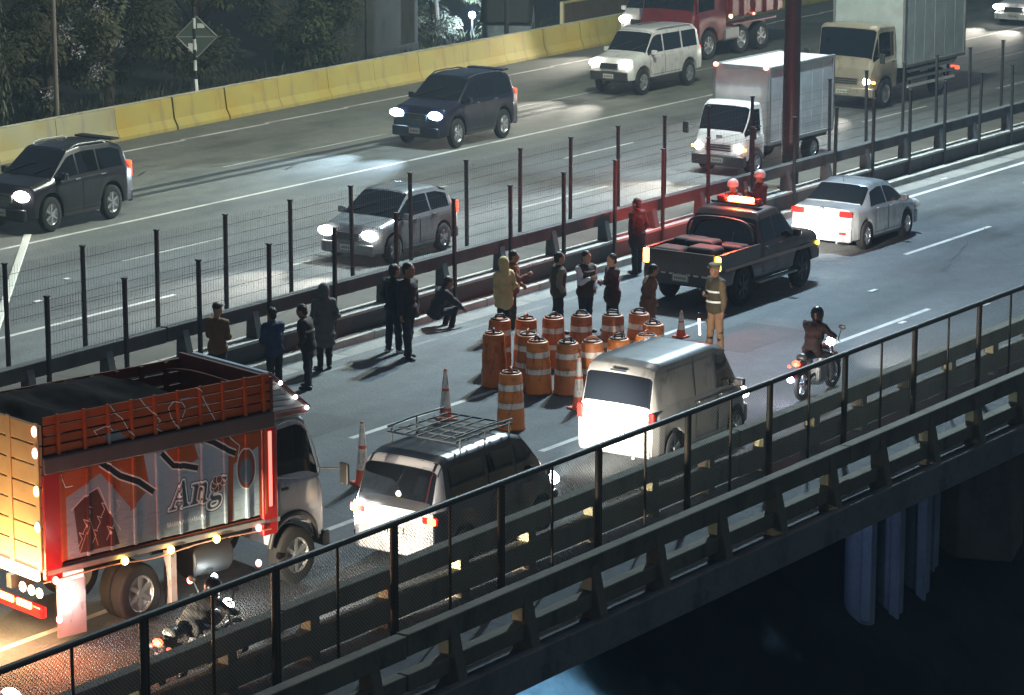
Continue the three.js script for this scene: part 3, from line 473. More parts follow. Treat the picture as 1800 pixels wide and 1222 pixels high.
{
  const white2 = paint('headlit tailgate white', 0.34, 0.335, 0.36);  // pale colour stands for headlight glare on the black van's rear
  const { o, sh } = car('minivan', 'black minivan with headlight glare painted pale on its tailgate and a roof rack ahead of the orange truck', 'van', [37.0, -26.95, 0], { ...vanSpec, fit: [0.93, 1, 1], W: 1.64, H: 1.78, mat: blackPaint, belt0: 0.98, rearBumper: white2,
    roof: [[-1.84, 0.98], [-1.8, 1.1], [-1.62, 1.6], [-1.52, 1.7], [-1.3, 1.76], [0.45, 1.78], [0.8, 1.7], [1.42, 1.1], [1.72, 0.94], [1.84, 0.7]], belt: [[-1.84, 0.92], [-1.8, 0.98], [1.25, 0.98], [1.72, 0.86], [1.84, 0.62]], plan: [[-1.84, 0.95], [-1.6, 0.99], [-1, 1], [1, 1], [1.5, 0.95], [1.84, 0.8]],
    screen: [0.78, 1.4], rear: [-1.79, -1.625], windows: [[-1.35, -0.35], [-0.28, 0.45], [0.52, 1.25]], doors: [[-0.3, 0.42], [0.5, 1.18]], headY: 0.78, tailY: 0.86, tailH: 0.14, tailW: 0.3, tailZ: 0.84, tail: redLens, mirror: 1.12, plateY: 0.6, lit: headGlow, cd: 620, cone: 0.32, at: [5.2, 0.75, -0.5], bump: 0.34 });
  mesh('tailgate', [sh.patch(-1.835, -1.5, 5.0, 6.15, 0.008, 8, 4), sh.patch(-1.835, -1.5, 11.85, 13.0, 0.008, 8, 4), sh.patch(-1.62, -1.5, 6.1, 11.9, 0.004, 4, 10), bb(-1.862, -1.842, 0.5, 0.98, -0.76, 0.76, 0.008)], white2, o);
  each('lamp_housing', [1, -1].map(q => bx(0.06, 0.1, 0.14, -1.87, 0.86, q * 0.74, 0.02)), amber, o);
  mesh('badge', ball(0.012, 0.075, 0.055, -1.78, 1.16, 0.05), M('sticker', { color: lin(0.7, 0.66, 0.45), roughness: 0.6 }), o);
  const rack = []; for (const q of [-0.6, -0.36, -0.12, 0.12, 0.36, 0.6]) rack.push(rod(V(-1.05, 1.92, q), V(0.55, 1.92, q), 0.016, 0.016, 6));
  for (let i = 0; i < 6; i++) rack.push(rod(V(-1.05 + i * 0.32, 1.92, -0.66), V(-1.05 + i * 0.32, 1.92, 0.66), 0.016, 0.016, 6)); for (const q of [-0.66, 0.66]) { rack.push(tube([[-1.05, 2.0, q], [-0.3, 2.02, q], [0.55, 2.0, q]], 0.018, 8, 6)); for (const x of [-0.95, -0.25, 0.45]) rack.push(rod(V(x, 1.7, q), V(x, 2.01, q), 0.016, 0.016, 6)); }
  mesh('roof_rack', rack, M('rack steel', { color: lin(0.10, 0.11, 0.11), roughness: 0.5, metalness: 0.4 }), o);
}
car('car', 'dark red car at the lower left corner behind the orange truck', 'car', [24.3, -26.8, 0], { ...vanSpec, mat: paint('dark red paint', 0.12, 0.008, 0.008), H: 1.5, belt0: 0.92, W: 1.8,
  roof: [[-1.9, 0.8], [-1.85, 1.0], [-1.5, 1.36], [-1.0, 1.48], [0, 1.5], [0.3, 1.45], [1.0, 0.98], [1.65, 0.86], [1.9, 0.6]], belt: [[-1.9, 0.75], [-1.85, 0.95], [1, 0.88], [1.65, 0.78], [1.9, 0.55]], plan: [[-1.9, 0.9], [-1.5, 0.98], [1, 1], [1.5, 0.95], [1.9, 0.8]], wheels: [-1.15, 1.15],
  screen: [0.28, 0.98], rear: [-1.83, -1.2], windows: [[-1.4, -0.6], [-0.5, 0.88]], doors: [[-0.8, -0.05], [0, 0.85]], headY: 0.7, tailY: 0.9, mirror: 0.7, lit: headGlow, cd: 600, aim: 60, cone: 0.2, beam: lin(1, 0.86, 0.6) });

// police pick-up with light bar
{
  const green = paint('dark patrol paint', 0.055, 0.03, 0.022, 0.35, 0.2);
  const { o } = car('police_pickup', 'dark police pickup truck with glowing red roof beacon and hazard lamps', 'pickup truck', [56.4, -33.5, 0], { fit: [0.9, 1.06, 0.98],
    W: 2.02, H: 1.84, r: 0.42, bottom: 0.5, wheels: [-1.42, 1.44], belt0: 1.14, tumble: 0.78, mat: green, bumperMat: S.plastic,
    roof: [[-2.5, 0.86], [-2.48, 0.9], [-0.66, 0.9], [-0.64, 1.16], [-0.5, 1.66], [-0.35, 1.8], [0.45, 1.84], [0.62, 1.8], [1.22, 1.22], [2.25, 1.12], [2.5, 0.86]], belt: [[-2.5, 0.84], [-2.48, 0.88], [-0.66, 0.88], [-0.64, 1.12], [1.2, 1.14], [2.25, 1.04], [2.5, 0.78]], plan: [[-2.5, 0.97], [-2, 1], [1.6, 1], [2.2, 0.97], [2.5, 0.84]],
    screen: [0.6, 1.2], rear: [-0.63, -0.48], windows: [[-0.42, 0.12], [0.18, 1.12]], doors: [[-0.5, 0.12], [0.16, 1.05]], headY: 0.98, headW: 0.22, headH: 0.1, tailY: 1.02, tailH: 0.3, tailW: 0.14, tailZ: 0.92, tail: amber, mirror: 0.95, lit: headGlow, cd: 200, cone: 0.34, at: [6, 0.62, -0.95], beam: lin(1, 0.92, 0.78), rimMat: S.plastic, bump: 0.22, plateOut: 0.058,
  });
  each('bed_wall', [bb(-2.5, -0.6, 0.84, 1.2, -1.0, -0.92, 0.02), bb(-2.5, -0.6, 0.84, 1.2, 0.92, 1.0, 0.02)], green, o);
  mesh('tailgate', [bb(-2.53, -2.44, 0.62, 1.18, -0.84, 0.84, 0.02), bb(-2.54, -2.525, 0.98, 1.04, -0.2, 0.2)], green, o);
  each('reflective_strip', Array.from({ length: 7 }, (_, i) => bb(-2.545, -2.535, 0.7, 0.735, -0.72 + i * 0.21, -0.6 + i * 0.21)), M('silver tape', { color: lin(0.5, 0.46, 0.4), roughness: 0.3 }), o);
  mesh('roll_bar', tube([[-0.72, 0.95, -0.88], [-0.76, 1.5, -0.8], [-0.76, 1.62, -0.6], [-0.76, 1.62, 0.6], [-0.76, 1.5, 0.8], [-0.72, 0.95, 0.88]], 0.03, 36, 8), S.steelDark, o);
  for (const [x, z, h] of [[-2.1, -0.5, 0.3], [-2.05, 0.35, 0.38], [-1.5, 0, 0.42], [-1.1, -0.55, 0.36], [-1.05, 0.5, 0.3]]) mesh('bed_load', bx(0.62, h, 0.7, x, 0.9 + h / 2, z, 0.1).rotateY(0), M('dark kit bags', { color: lin(0.018, 0.016, 0.014), roughness: 0.9 }), o);
  mesh('aerial', rod(V(-0.7, 1.2, 0.3), V(-0.15, 1.98, 0.2), 0.012, 0.006, 6), S.steel, o);
  mesh('step_bar', bb(-0.9, 0.95, 0.42, 0.47, 1.0, 1.14, 0.02), S.steel, o);
  mesh('side_stripe', bb(-2.3, 1.9, 0.83, 0.9, 1.005, 1.018), M('pale side stripe', { color: lin(0.32, 0.22, 0.17), roughness: 0.5 }), o);
  mesh('marker_lamp', ball(0.05, 0.05, 0.03, 2.2, 0.86, 1.0), glow('yellow marker', 1, 0.75, 0.05, 10), o);
  const bar = new THREE.Group(); bar.name = 'light_bar'; bar.position.set(0.05, 1.93, 0); o.add(bar);
  mesh('bar_base', bx(0.24, 0.05, 1.25, 0, -0.05, 0, 0.02), S.plastic, bar); mesh('red_lens', bx(0.2, 0.1, 0.62, 0, 0.03, 0.1, 0.045), glow('red beacon', 1, 0.16, 0.03, 60), bar);
  each('clear_lens', [bx(0.2, 0.1, 0.24, 0, 0.03, -0.38, 0.045), bx(0.2, 0.1, 0.14, 0, 0.03, 0.55, 0.04)], M('red dome', { color: lin(0.4, 0.02, 0.015), roughness: 0.15 }), bar);
  spot(bar, [0.1, 0.14, -0.1], [3.2, -0.35, -4], lin(1, 0.07, 0.025), 150, 0.8, 0.9, 5); spot(bar, [-0.1, 0.14, 0], [-1.2, -0.42, 0.1], lin(1, 0.07, 0.025), 26, 0.8, 0.9, 5);
  const pl = new THREE.PointLight(lin(1, 0.07, 0.025), 22, 0, 2); pl.position.set(0, 0.16, 0.1); pl.name = 'beacon_light'; pl.castShadow = true; pl.shadow.radius = 5; bar.add(pl);
}

// ------------------------------------------------------------ trucks
const orange = M('orange truck boards', { color: lin(0.42, 0.10, 0.022), roughness: 0.5, map: T.grime }), rust = M('red brown truck frame', { color: lin(0.20, 0.045, 0.02), roughness: 0.55, map: T.grime }), truckRed = paint('truck red', 0.42, 0.012, 0.014);
{ // stake truck with painted sides
  const t = thing('stake_truck', 'orange stake truck with painted grey blue side panels and strings of lamps', 'truck', [32.21, 0, -29.09], -0.216); t.scale.x = 0.81;
  const X0 = -3.3, X1 = 1.72, Y0 = 1.22, Y1 = 3.38, ZS = 1.12;
  // the print of the side: slate panels with black-and-white bands, a blackletter word and rosettes on orange
  const print = canvasTex(1400, 650, (c, w, h) => {
    const px = x => (x - X0) / (X1 - X0) * w, py = y => (Y1 - y) / (Y1 - Y0) * h, r = rngOf(9);
    c.fillStyle = '#a8501f'; c.fillRect(0, 0, w, h);
    for (let i = 0; i < 260; i++) { c.fillStyle = `rgba(${r() < 0.5 ? '60,20,10' : '220,120,60'},${r() * 0.12})`; c.fillRect(r() * w, r() * h, 20 + r() * 160, 3 + r() * 22); }
    const poly = (pts, fill) => { c.beginPath(); pts.forEach(([x, y], i) => i ? c.lineTo(px(x), py(y)) : c.moveTo(px(x), py(y))); c.closePath(); c.fillStyle = fill; c.fill(); };
    const jag = (pts, col, lw) => { c.beginPath(); pts.forEach(([x, y], i) => i ? c.lineTo(px(x), py(y)) : c.moveTo(px(x), py(y))); c.strokeStyle = col; c.lineWidth = lw; c.lineJoin = 'round'; c.stroke(); };
    poly([[-1.25, 2.62], [0.72, 2.62], [0.62, 1.22], [-1.75, 1.22], [-1.5, 1.75], [-1.1, 2.0]], '#9db1c0'); poly([[0.8, 2.1], [1.36, 2.3], [1.36, 1.22], [0.75, 1.22]], '#a5b8c4');
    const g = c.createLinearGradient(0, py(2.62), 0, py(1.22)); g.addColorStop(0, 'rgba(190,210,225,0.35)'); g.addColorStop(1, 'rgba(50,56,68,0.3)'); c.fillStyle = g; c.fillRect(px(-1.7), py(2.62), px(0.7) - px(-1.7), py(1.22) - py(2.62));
    poly([[-0.75, 2.62], [-0.1, 2.62], [0.02, 2.3], [-0.32, 2.22], [-0.62, 2.38]], '#a8501f'); poly([[0.2, 2.62], [0.72, 2.62], [0.72, 2.36], [0.5, 2.4]], '#8c3f22'); poly([[-2.0, 2.62], [-1.2, 2.62], [-1.08, 2.1], [-1.5, 2.3]], '#a8501f');
    for (const [pts, lw] of [[[[-2.1, 2.55], [-1.7, 2.3], [-1.3, 2.15], [-0.98, 1.95]], 26], [[[-0.8, 2.5], [-0.55, 2.28], [-0.3, 2.24], [0.0, 2.16]], 24], [[[0.1, 2.6], [0.35, 2.5], [0.7, 2.32], [0.85, 2.26]], 24]]) { jag(pts, '#e9e3de', lw + 14); jag(pts, '#1a2028', lw); }
    for (const pts of [[[-1.95, 3.46], [-1.72, 3.2], [-1.6, 3.12], [-1.45, 2.9], [-1.3, 2.78]], [[-1.28, 3.44], [-1.12, 3.26], [-0.95, 3.12], [-0.78, 2.98], [-0.9, 2.88], [-0.72, 2.8]], [[-0.1, 3.46], [0.1, 3.3], [0.22, 3.1], [0.42, 2.82]], [[-0.42, 2.82], [-0.55, 3.0], [-0.6, 3.14], [-0.48, 3.22], [-0.3, 3.18], [-0.22, 3.08], [-0.34, 2.9]], [[-2.1, 2.92], [-2.2, 3.02], [-1.9, 3.06], [-1.75, 2.92], [-1.55, 2.86]], [[-2.95, 2.5], [-2.85, 2.3], [-2.7, 2.3]], [[0.62, 2.7], [0.75, 2.5], [0.95, 2.36], [0.9, 2.2]]]) { jag(pts, '#3b1a10', 12); jag(pts, '#e8d8c8', 7); }
    poly([[-2.05, 2.95], [-1.72, 2.98], [-1.52, 2.84], [-1.9, 2.8]], '#768894');
    poly([[-2.85, 1.22], [-2.85, 2.15], [-2.1, 2.4], [-1.5, 1.8], [-1.6, 1.22]], '#8d97a3');
    // left figure: dark horse-like sweep with pale curls
    poly([[-2.7, 2.0], [-2.2, 2.2], [-1.9, 1.7], [-1.75, 1.3], [-2.6, 1.3]], '#4d2a26'); for (let i = 0; i < 9; i++) { const x = -2.62 + i * 0.1, y = 1.4 + (i % 3) * 0.18; jag([[x, y], [x + 0.08, y + 0.1], [x + 0.02, y + 0.2], [x + 0.12, y + 0.16]], '#c9b4b0', 4); }
    jag([[-2.75, 1.95], [-2.45, 2.12], [-2.15, 2.2], [-1.95, 1.8], [-1.72, 1.5]], '#cdbdb8', 6); jag([[-2.6, 1.3], [-2.35, 1.75], [-2.2, 1.35]], '#b98a70', 5);
    // blackletter word with a rosette
    c.save(); c.translate(px(-0.68), py(1.62)); c.rotate(-0.02); c.font = 'italic bold 170px serif'; c.lineJoin = 'round'; c.lineWidth = 24; c.strokeStyle = '#2b3440'; c.strokeText('Ang', 0, 0); c.lineWidth = 15; c.strokeStyle = '#f2f4f6'; c.strokeText('Ang', 0, 0); c.fillStyle = '#39424e'; c.fillText('Ang', 0, 0); c.lineWidth = 3; c.strokeStyle = '#c9d4dc'; c.strokeText('Ang', 3, 2); c.restore();
    for (let i = 0; i < 6; i++) { const a = i / 6 * 6.283; c.beginPath(); c.ellipse(px(0.42) + Math.cos(a) * 22, py(1.86) + Math.sin(a) * 22, 18, 18, 0, 0, 6.3); c.fillStyle = '#7a4028'; c.fill(); c.strokeStyle = '#d8dde0'; c.lineWidth = 4; c.stroke(); }
    c.strokeStyle = '#dfe3e6'; c.lineWidth = 3; for (let i = 0; i < 17; i++) { const x = px(-0.72) + i * 14; c.beginPath(); c.moveTo(x, py(1.38) + (i % 2) * 4); c.lineTo(x + 5, py(1.45) + (i % 3) * 3); c.lineTo(x + 10, py(1.38)); c.stroke(); }
    for (let i = 0; i < 900; i++) { const y = h * (0.3 + 0.7 * Math.sqrt(r())); c.fillStyle = `rgba(70,55,42,${r() * 0.10})`; c.fillRect(r() * w, y, 4 + r() * 60, 2 + r() * 9); } for (let i = 0; i < 60; i++) { c.fillStyle = `rgba(230,225,215,${r() * 0.16})`; c.fillRect(r() * w, r() * h, 10 + r() * 70, 1 + r() * 2); }
    // oval vignette near the front
    c.beginPath(); c.ellipse(px(1.08), py(2.0), 58, 92, 0, 0, 6.3); c.fillStyle = '#8a4630'; c.fill(); c.strokeStyle = '#d5dfe6'; c.lineWidth = 7; c.stroke(); c.beginPath(); c.ellipse(px(1.08), py(1.96), 38, 60, 0, 0, 6.3); c.fillStyle = '#5f7686'; c.fill();
  });
  // (grime on the print is real dirt: dust at the foot of the boards, scuffs)
  const flapMat = M('dusty pale flap', { color: lin(0.26, 0.2, 0.19), roughness: 0.7, map: T.scuff });
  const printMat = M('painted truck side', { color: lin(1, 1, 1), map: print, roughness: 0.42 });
  function board(name, x0, x1, y0, y1, out, parent, d = 0.03) { // a board whose outer face carries its piece of the print
    const g = new RoundedBoxGeometry(x1 - x0, y1 - y0, d, 1, 0.006).translate((x0 + x1) / 2, (y0 + y1) / 2, out), p = g.attributes.position, uv = g.attributes.uv;
    for (let i = 0; i < p.count; i++) uv.setXY(i, (p.getX(i) - X0) / (X1 - X0), (p.getY(i) - Y0) / (Y1 - Y0));
    return mesh(name, g, printMat, parent, true);
  }
  const posts = [-2.97, -2.42, -1.92, -1.42, -0.92, -0.42, 0.08, 0.58, 1.08, 1.5];
  const edges = [X0 + 0.04, ...posts, X1 - 0.03];
  for (let i = 0; i < edges.length - 1; i++) for (let k = 0; k < 4; k++) board('slat', edges[i] + 0.02, edges[i + 1] - 0.02, 2.81 + k * 0.142, 2.81 + k * 0.142 + 0.118, ZS - 0.02, t);
  for (let i = 0; i < edges.length - 1; i++) board('side_panel', edges[i] + 0.012, edges[i + 1] - 0.012, 1.24, 2.53, ZS - 0.01 + (i % 2) * 0.012, t, 0.04);
  for (const x of posts) { board('stake', x - 0.03, x + 0.03, 2.8, 3.38, ZS + 0.02, t, 0.05); board('stake', x - 0.028, x + 0.028, 1.24, 2.53, ZS + 0.028, t, 0.05); }
  mesh('rub_rail', bb(X0, X1, 2.54, 2.79, ZS - 0.02, ZS + 0.07, 0.03), M('dull rail metal', { color: lin(0.16, 0.125, 0.12), roughness: 0.45, metalness: 0.4, map: T.grime }), t);
  mesh('corner_column', bb(X0 - 0.02, X0 + 0.33, 1.0, 2.56, ZS - 0.06, ZS + 0.045, 0.03), truckRed, t); mesh('corner_column', bb(X1 - 0.3, X1 + 0.06, 0.9, 2.56, ZS - 0.06, ZS + 0.05, 0.04), truckRed, t);
  mesh('red_light_strip', bb(X1 - 0.16, X1 - 0.09, 1.35, 2.5, ZS + 0.05, ZS + 0.065, 0.006), glow('red strip lamp', 1, 0.13, 0.1, 3), t);
  // far side, front board, tail boards, floor and cover
  for (let k = 0; k < 10; k++) mesh('far_side_slat', bb(X0, X1, 1.25 + k * 0.2, 1.41 + k * 0.2, -ZS - 0.02, -ZS + 0.02), rust, t);
  for (let i = 0; i < 10; i++) mesh('far_side_stake', bb(X0 + 0.1 + i * 0.56, X0 + 0.18 + i * 0.56, 1.2, 3.2, -ZS + 0.02, -ZS + 0.07), rust, t);
  mesh('headboard', bb(X1 - 0.05, X1 + 0.02, 1.2, 3.3, -ZS, ZS), rust, t);
  const tan = M('tan tailgate boards', { color: lin(0.50, 0.36, 0.2), roughness: 0.55, map: T.grime });
  for (let k = 0; k < 7; k++) mesh('tailgate_board', bb(X0 - 0.03, X0 + 0.02, 1.18 + k * 0.298, 1.46 + k * 0.298, -ZS, ZS, 0.01), tan, t);
  for (const z of [-1.05, -0.35, 0.35, 1.05]) mesh('tailgate_stile', bb(X0 - 0.06, X0 - 0.03, 1.15, 3.28, z - 0.05, z + 0.05, 0.008), tan, t);
  { const R = rngOf(3); for (let i = 0; i < 10; i++) mesh('dark_fill', new RoundedBoxGeometry(0.62, 0.4, 0.95, 3, 0.12).rotateY((R() - 0.5) * 0.3).translate(-0.3 + (i % 4) * 0.55, 2.45 + 0.2 * R() + (i > 7 ? 0.25 : 0), -0.55 + Math.floor(i / 4) * 0.55), M('interior dark fill', { color: lin(0.02, 0.015, 0.013), roughness: 0.9 }), t); }  // dark lumps added to make the open box interior read darker
  mesh('load_floor', bb(X0, X1, 1.1, 1.2, -ZS, ZS), rust, t);
  { const g = new THREE.PlaneGeometry(3.0, 2.2, 36, 28).rotateX(-PI / 2), p = g.attributes.position; for (let i = 0; i < p.count; i++) { const x = p.getX(i), z = p.getZ(i); p.setY(i, 0.05 * Math.cos(z * 1.35) + 0.05 * Math.sin(x * 4.6) * Math.cos(z * 1.3) + 0.11 * (fbm(x * 3 + z * 0.6, z * 1.6, 0, 7, 5) - 0.5) - (Math.abs(z) > 1.1 ? 0.12 : 0)); } g.translate(-1.75, 3.2, 0); g.computeVertexNormals();
    mesh('tarpaulin', g, M('brown tarpaulin', { color: lin(0.014, 0.009, 0.008), roughness: 1, specularIntensity: 0.15, side: THREE.DoubleSide }), t); }
  for (let i = 0; i < 4; i++) mesh('roof_hoop', tube([[-3.2 + i * 1.5, 3.08, -1.1], [-3.2 + i * 1.5, 3.16, -0.6], [-3.2 + i * 1.5, 3.18, 0], [-3.2 + i * 1.5, 3.16, 0.6], [-3.2 + i * 1.5, 3.08, 1.1]], 0.022, 20, 6), rust, t);
  // chassis, skirt, lamps, wheels, mudflaps
  mesh('chassis', [bb(-3.5, 3.0, 0.78, 0.98, -0.48, -0.36), bb(-3.5, 3.0, 0.78, 0.98, 0.36, 0.48), ...[-2.5, -1.3, 0, 1.2].map(x => bb(x, x + 0.1, 0.8, 0.96, -0.4, 0.4))], S.steelDark, t);
  mesh('skirt_rail', [bb(X0, X1 + 0.1, 1.08, 1.17, ZS - 0.04, ZS + 0.05, 0.02)], M('pale skirt rail', { color: lin(0.42, 0.39, 0.38), roughness: 0.4, metalness: 0.4, map: T.grime }), t);
  mesh('lamp_cord', tube([[-3.4, 1.0, ZS + 0.05], [-2, 1.03, ZS + 0.06], [-1, 0.98, ZS + 0.05], [0, 1.04, ZS + 0.06], [1.6, 1.0, ZS + 0.05]], 0.012, 30, 5), M('lit cord', { color: lin(0.5, 0.25, 0.15), roughness: 0.5 }), t);
  for (const x of [-1.72, -0.72, 0.3]) mesh('side_lamp', ball(0.07, 0.06, 0.05, x, 1.06, ZS + 0.1), glow('yellow side lamp', 1, 0.62, 0.12, 14), t);
  for (const [x, y] of [[-3.15, 1.0], [1.3, 1.06], [1.28, 0.52], [-0.28, 0.52], [-3.1, 0.42]]) mesh('red_lamp', ball(0.055, 0.055, 0.045, x, y, ZS + 0.06), glow('red side lamp', 1, 0.25, 0.2, 12), t);
  for (const [x, y] of [[0.32, 0.45], [-2.85, 0.66]]) { mesh('work_lamp', ball(0.06, 0.06, 0.05, x, y, ZS + 0.0), glow('white work lamp', 0.85, 1, 1, 24), t); const l = new THREE.PointLight(lin(0.9, 1, 1), 1.6, 0, 2); l.position.set(x, y, ZS + 0.14); l.name = 'work_light'; t.add(l); }
  wheelSet(t, [-1.25, 2.3], 0.92, 0.45, 0.3, S.rim); wheelSet(t, [-1.25], 0.62, 0.45, 0.26, S.rim);
  mesh('mudflap', bb(-3.05, -2.45, 0.1, 0.92, ZS - 0.06, ZS - 0.045), flapMat, t); mesh('mudflap', bb(-0.62, -0.5, 0.12, 0.98, ZS - 0.2, ZS - 0.02), flapMat, t);
  mesh('flap_bar', bb(-3.03, -2.5, 0.93, 1.05, ZS - 0.05, ZS - 0.02), S.white, t);
  mesh('fuel_tank', move(lathe([[0.001, -0.45], [0.26, -0.45], [0.29, -0.4], [0.29, 0.4], [0.26, 0.45], [0.001, 0.45]], 20).rotateZ(PI / 2), 0.45, 0.68, 0.72), S.steelDark, t);
  mesh('rear_bumper', bb(X0 - 0.12, X0 + 0.02, 0.45, 0.62, -1.1, 1.1, 0.03), truckRed, t);
  mesh('rear_lamp_bar', [bb(X0 - 0.1, X0 - 0.03, 0.98, 1.13, -1.05, 1.02, 0.02)], glow('white lamp bar', 1, 0.82, 0.55, 9), t);
  for (const z of [-0.9, -0.62, 0.62, 0.84, 1.04]) mesh('tail_lamp', ball(0.04, 0.075, 0.075, X0 - 0.08, 0.82, z), glow('rear lamp', 1, 0.55, 0.25, 12), t);
  for (const z of [-0.7, -0.25, 0.25, 0.7]) mesh('tail_lamp', bx(0.05, 0.1, 0.36, X0 - 0.13, 0.6, z, 0.02), glow('amber rear bar', 1, 0.5, 0.1, 8), t);
  for (const [y, k] of [[2.85, 'red'], [2.3, 'yellow'], [1.78, 'green'], [3.16, 'red']]) mesh('corner_lamp', ball(0.04, 0.075, 0.05, X0 - 0.07, y, ZS - 0.08), k === 'red' ? glow('red corner lamp', 1, 0.4, 0.3, 10) : k === 'yellow' ? glow('yellow corner lamp', 1, 0.7, 0.2, 10) : glow('green corner lamp', 0.3, 1, 0.7, 4), t);
  { const l = new THREE.PointLight(lin(1, 0.6, 0.25), 30, 0, 2); l.position.set(X0 - 0.9, 0.9, 0.4); l.name = 'tail_light_glow'; l.shadow.radius = 10; t.add(l); const k = new THREE.PointLight(lin(1, 0.2, 0.08), 10, 0, 2); k.position.set(X0 - 0.3, 0.6, ZS + 0.5); k.name = 'tail_light_glow'; k.shadow.radius = 8; t.add(k); }
  // cab
  const cabPaint = paint('grey white cab paint', 0.46, 0.45, 0.47);
  const sh = shell({ W: 1.98, H: 2.62, r: 0.45, bottom: 0.62, wheels: [2.3], belt0: 1.62, tumble: 0.88, roof: [[1.8, 2.42], [1.84, 2.56], [2.5, 2.62], [2.68, 2.54], [3.02, 1.66], [3.12, 1.4], [3.14, 1.0]], belt: [[1.8, 1.6], [2.95, 1.58], [3.1, 1.3], [3.14, 0.95]], plan: [[1.8, 1], [2.7, 1], [3.0, 0.96], [3.14, 0.86]] });
  shared('cab', joined(sh.geo), cabPaint, t);
  mesh('windscreen', sh.patch(2.7, 3.0, 6.12, 11.88, 0.006, 6, 12), S.glass, t);
  for (const s of [0, 1]) { const q = v => s ? 18 - v : v; const d = mesh('cab_door', sh.patch(1.98, 2.9, q(2.4), q(4.85), 0.01, 6, 6), cabPaint, t); mesh('handle', bx(0.16, 0.035, 0.04, 2.1, 1.5, (s ? -1 : 1) * 1.0, 0.01), S.plastic, d); mesh('side_window', sh.patch(1.98, x => 2.95, q(5.12), q(5.88), 0.008, 8, 4), S.glass, t);
    mesh('window_frame', tube([sh.P(1.94, q(5.1), 0.012), sh.P(1.94, q(5.9), 0.012), sh.P(2.6, q(5.93), 0.012), sh.P(2.98, q(5.3), 0.012), sh.P(1.94, q(5.1), 0.012)], 0.016, 40, 5), S.chrome, t);
    mesh('mirror', [rod(V(2.95, 1.7, (s ? -1 : 1) * 0.98), V(3.15, 1.72, (s ? -1 : 1) * 1.3), 0.016), bx(0.07, 0.34, 0.2, 3.16, 1.66, (s ? -1 : 1) * 1.36, 0.03)], S.plastic, t);
    mesh('headlight', bx(0.06, 0.14, 0.28, 3.13, 0.92, (s ? -1 : 1) * 0.68, 0.03), headGlow, t); spot(t, [3.3, 0.92, (s ? -1 : 1) * 0.68], [8, 0.55, (s ? -1 : 1) * 0.5], lin(1, 0.93, 0.9), 110, 0.4, 0.8, 3); }
  mesh('mudguard', tube([[1.74, 0.62, 0.98], [1.84, 0.9, 1.0], [2.05, 1.06, 1.0], [2.3, 1.1, 1.0], [2.55, 1.06, 1.0], [2.76, 0.9, 1.0], [2.86, 0.62, 0.98]], 0.045, 24, 6), S.steelDark, t);
  mesh('front_bumper', bb(3.02, 3.2, 0.45, 0.7, -0.98, 0.98, 0.05), S.plastic, t);
  // wind deflector: a wedge of ribbed white sheet between box top and cab roof, studded with lamps
  const def = mesh('wind_deflector', [prism([[1.8, 2.6], [1.8, 3.3], [1.86, 3.3], [2.72, 2.7], [2.72, 2.6]], 1.86, 0.02)], M('deflector white', { color: lin(0.6, 0.68, 0.7), roughness: 0.4 }), t);
  for (let i = 0; i < 7; i++) mesh('rib', rod(V(1.84, 2.6 + i * 0.09, 0.945), V(1.86 + Math.max(0.05, 0.78 - i * 0.11), 2.6 + i * 0.09 - 0.02, 0.945), 0.012, 0.012, 5), S.steel, def);
  each('edge_trim', [rod(V(1.83, 3.3, 0.95), V(2.74, 2.68, 0.95), 0.035, 0.035, 8), rod(V(1.82, 3.3, 0.95), V(1.82, 2.6, 0.95), 0.03, 0.03, 8), bb(1.8, 2.74, 2.6, 2.7, -0.95, 0.95, 0.02)], M('maroon trim', { color: lin(0.22, 0.09, 0.09), roughness: 0.4 }), def);
  for (const [x, y] of [[2.05, 3.14], [2.4, 2.88], [2.66, 2.68], [1.84, 2.62]]) mesh('roof_lamp', ball(0.04, 0.035, 0.04, x, y, 0.98), glow('small white lamp', 1, 0.9, 0.85, 5), def);
}
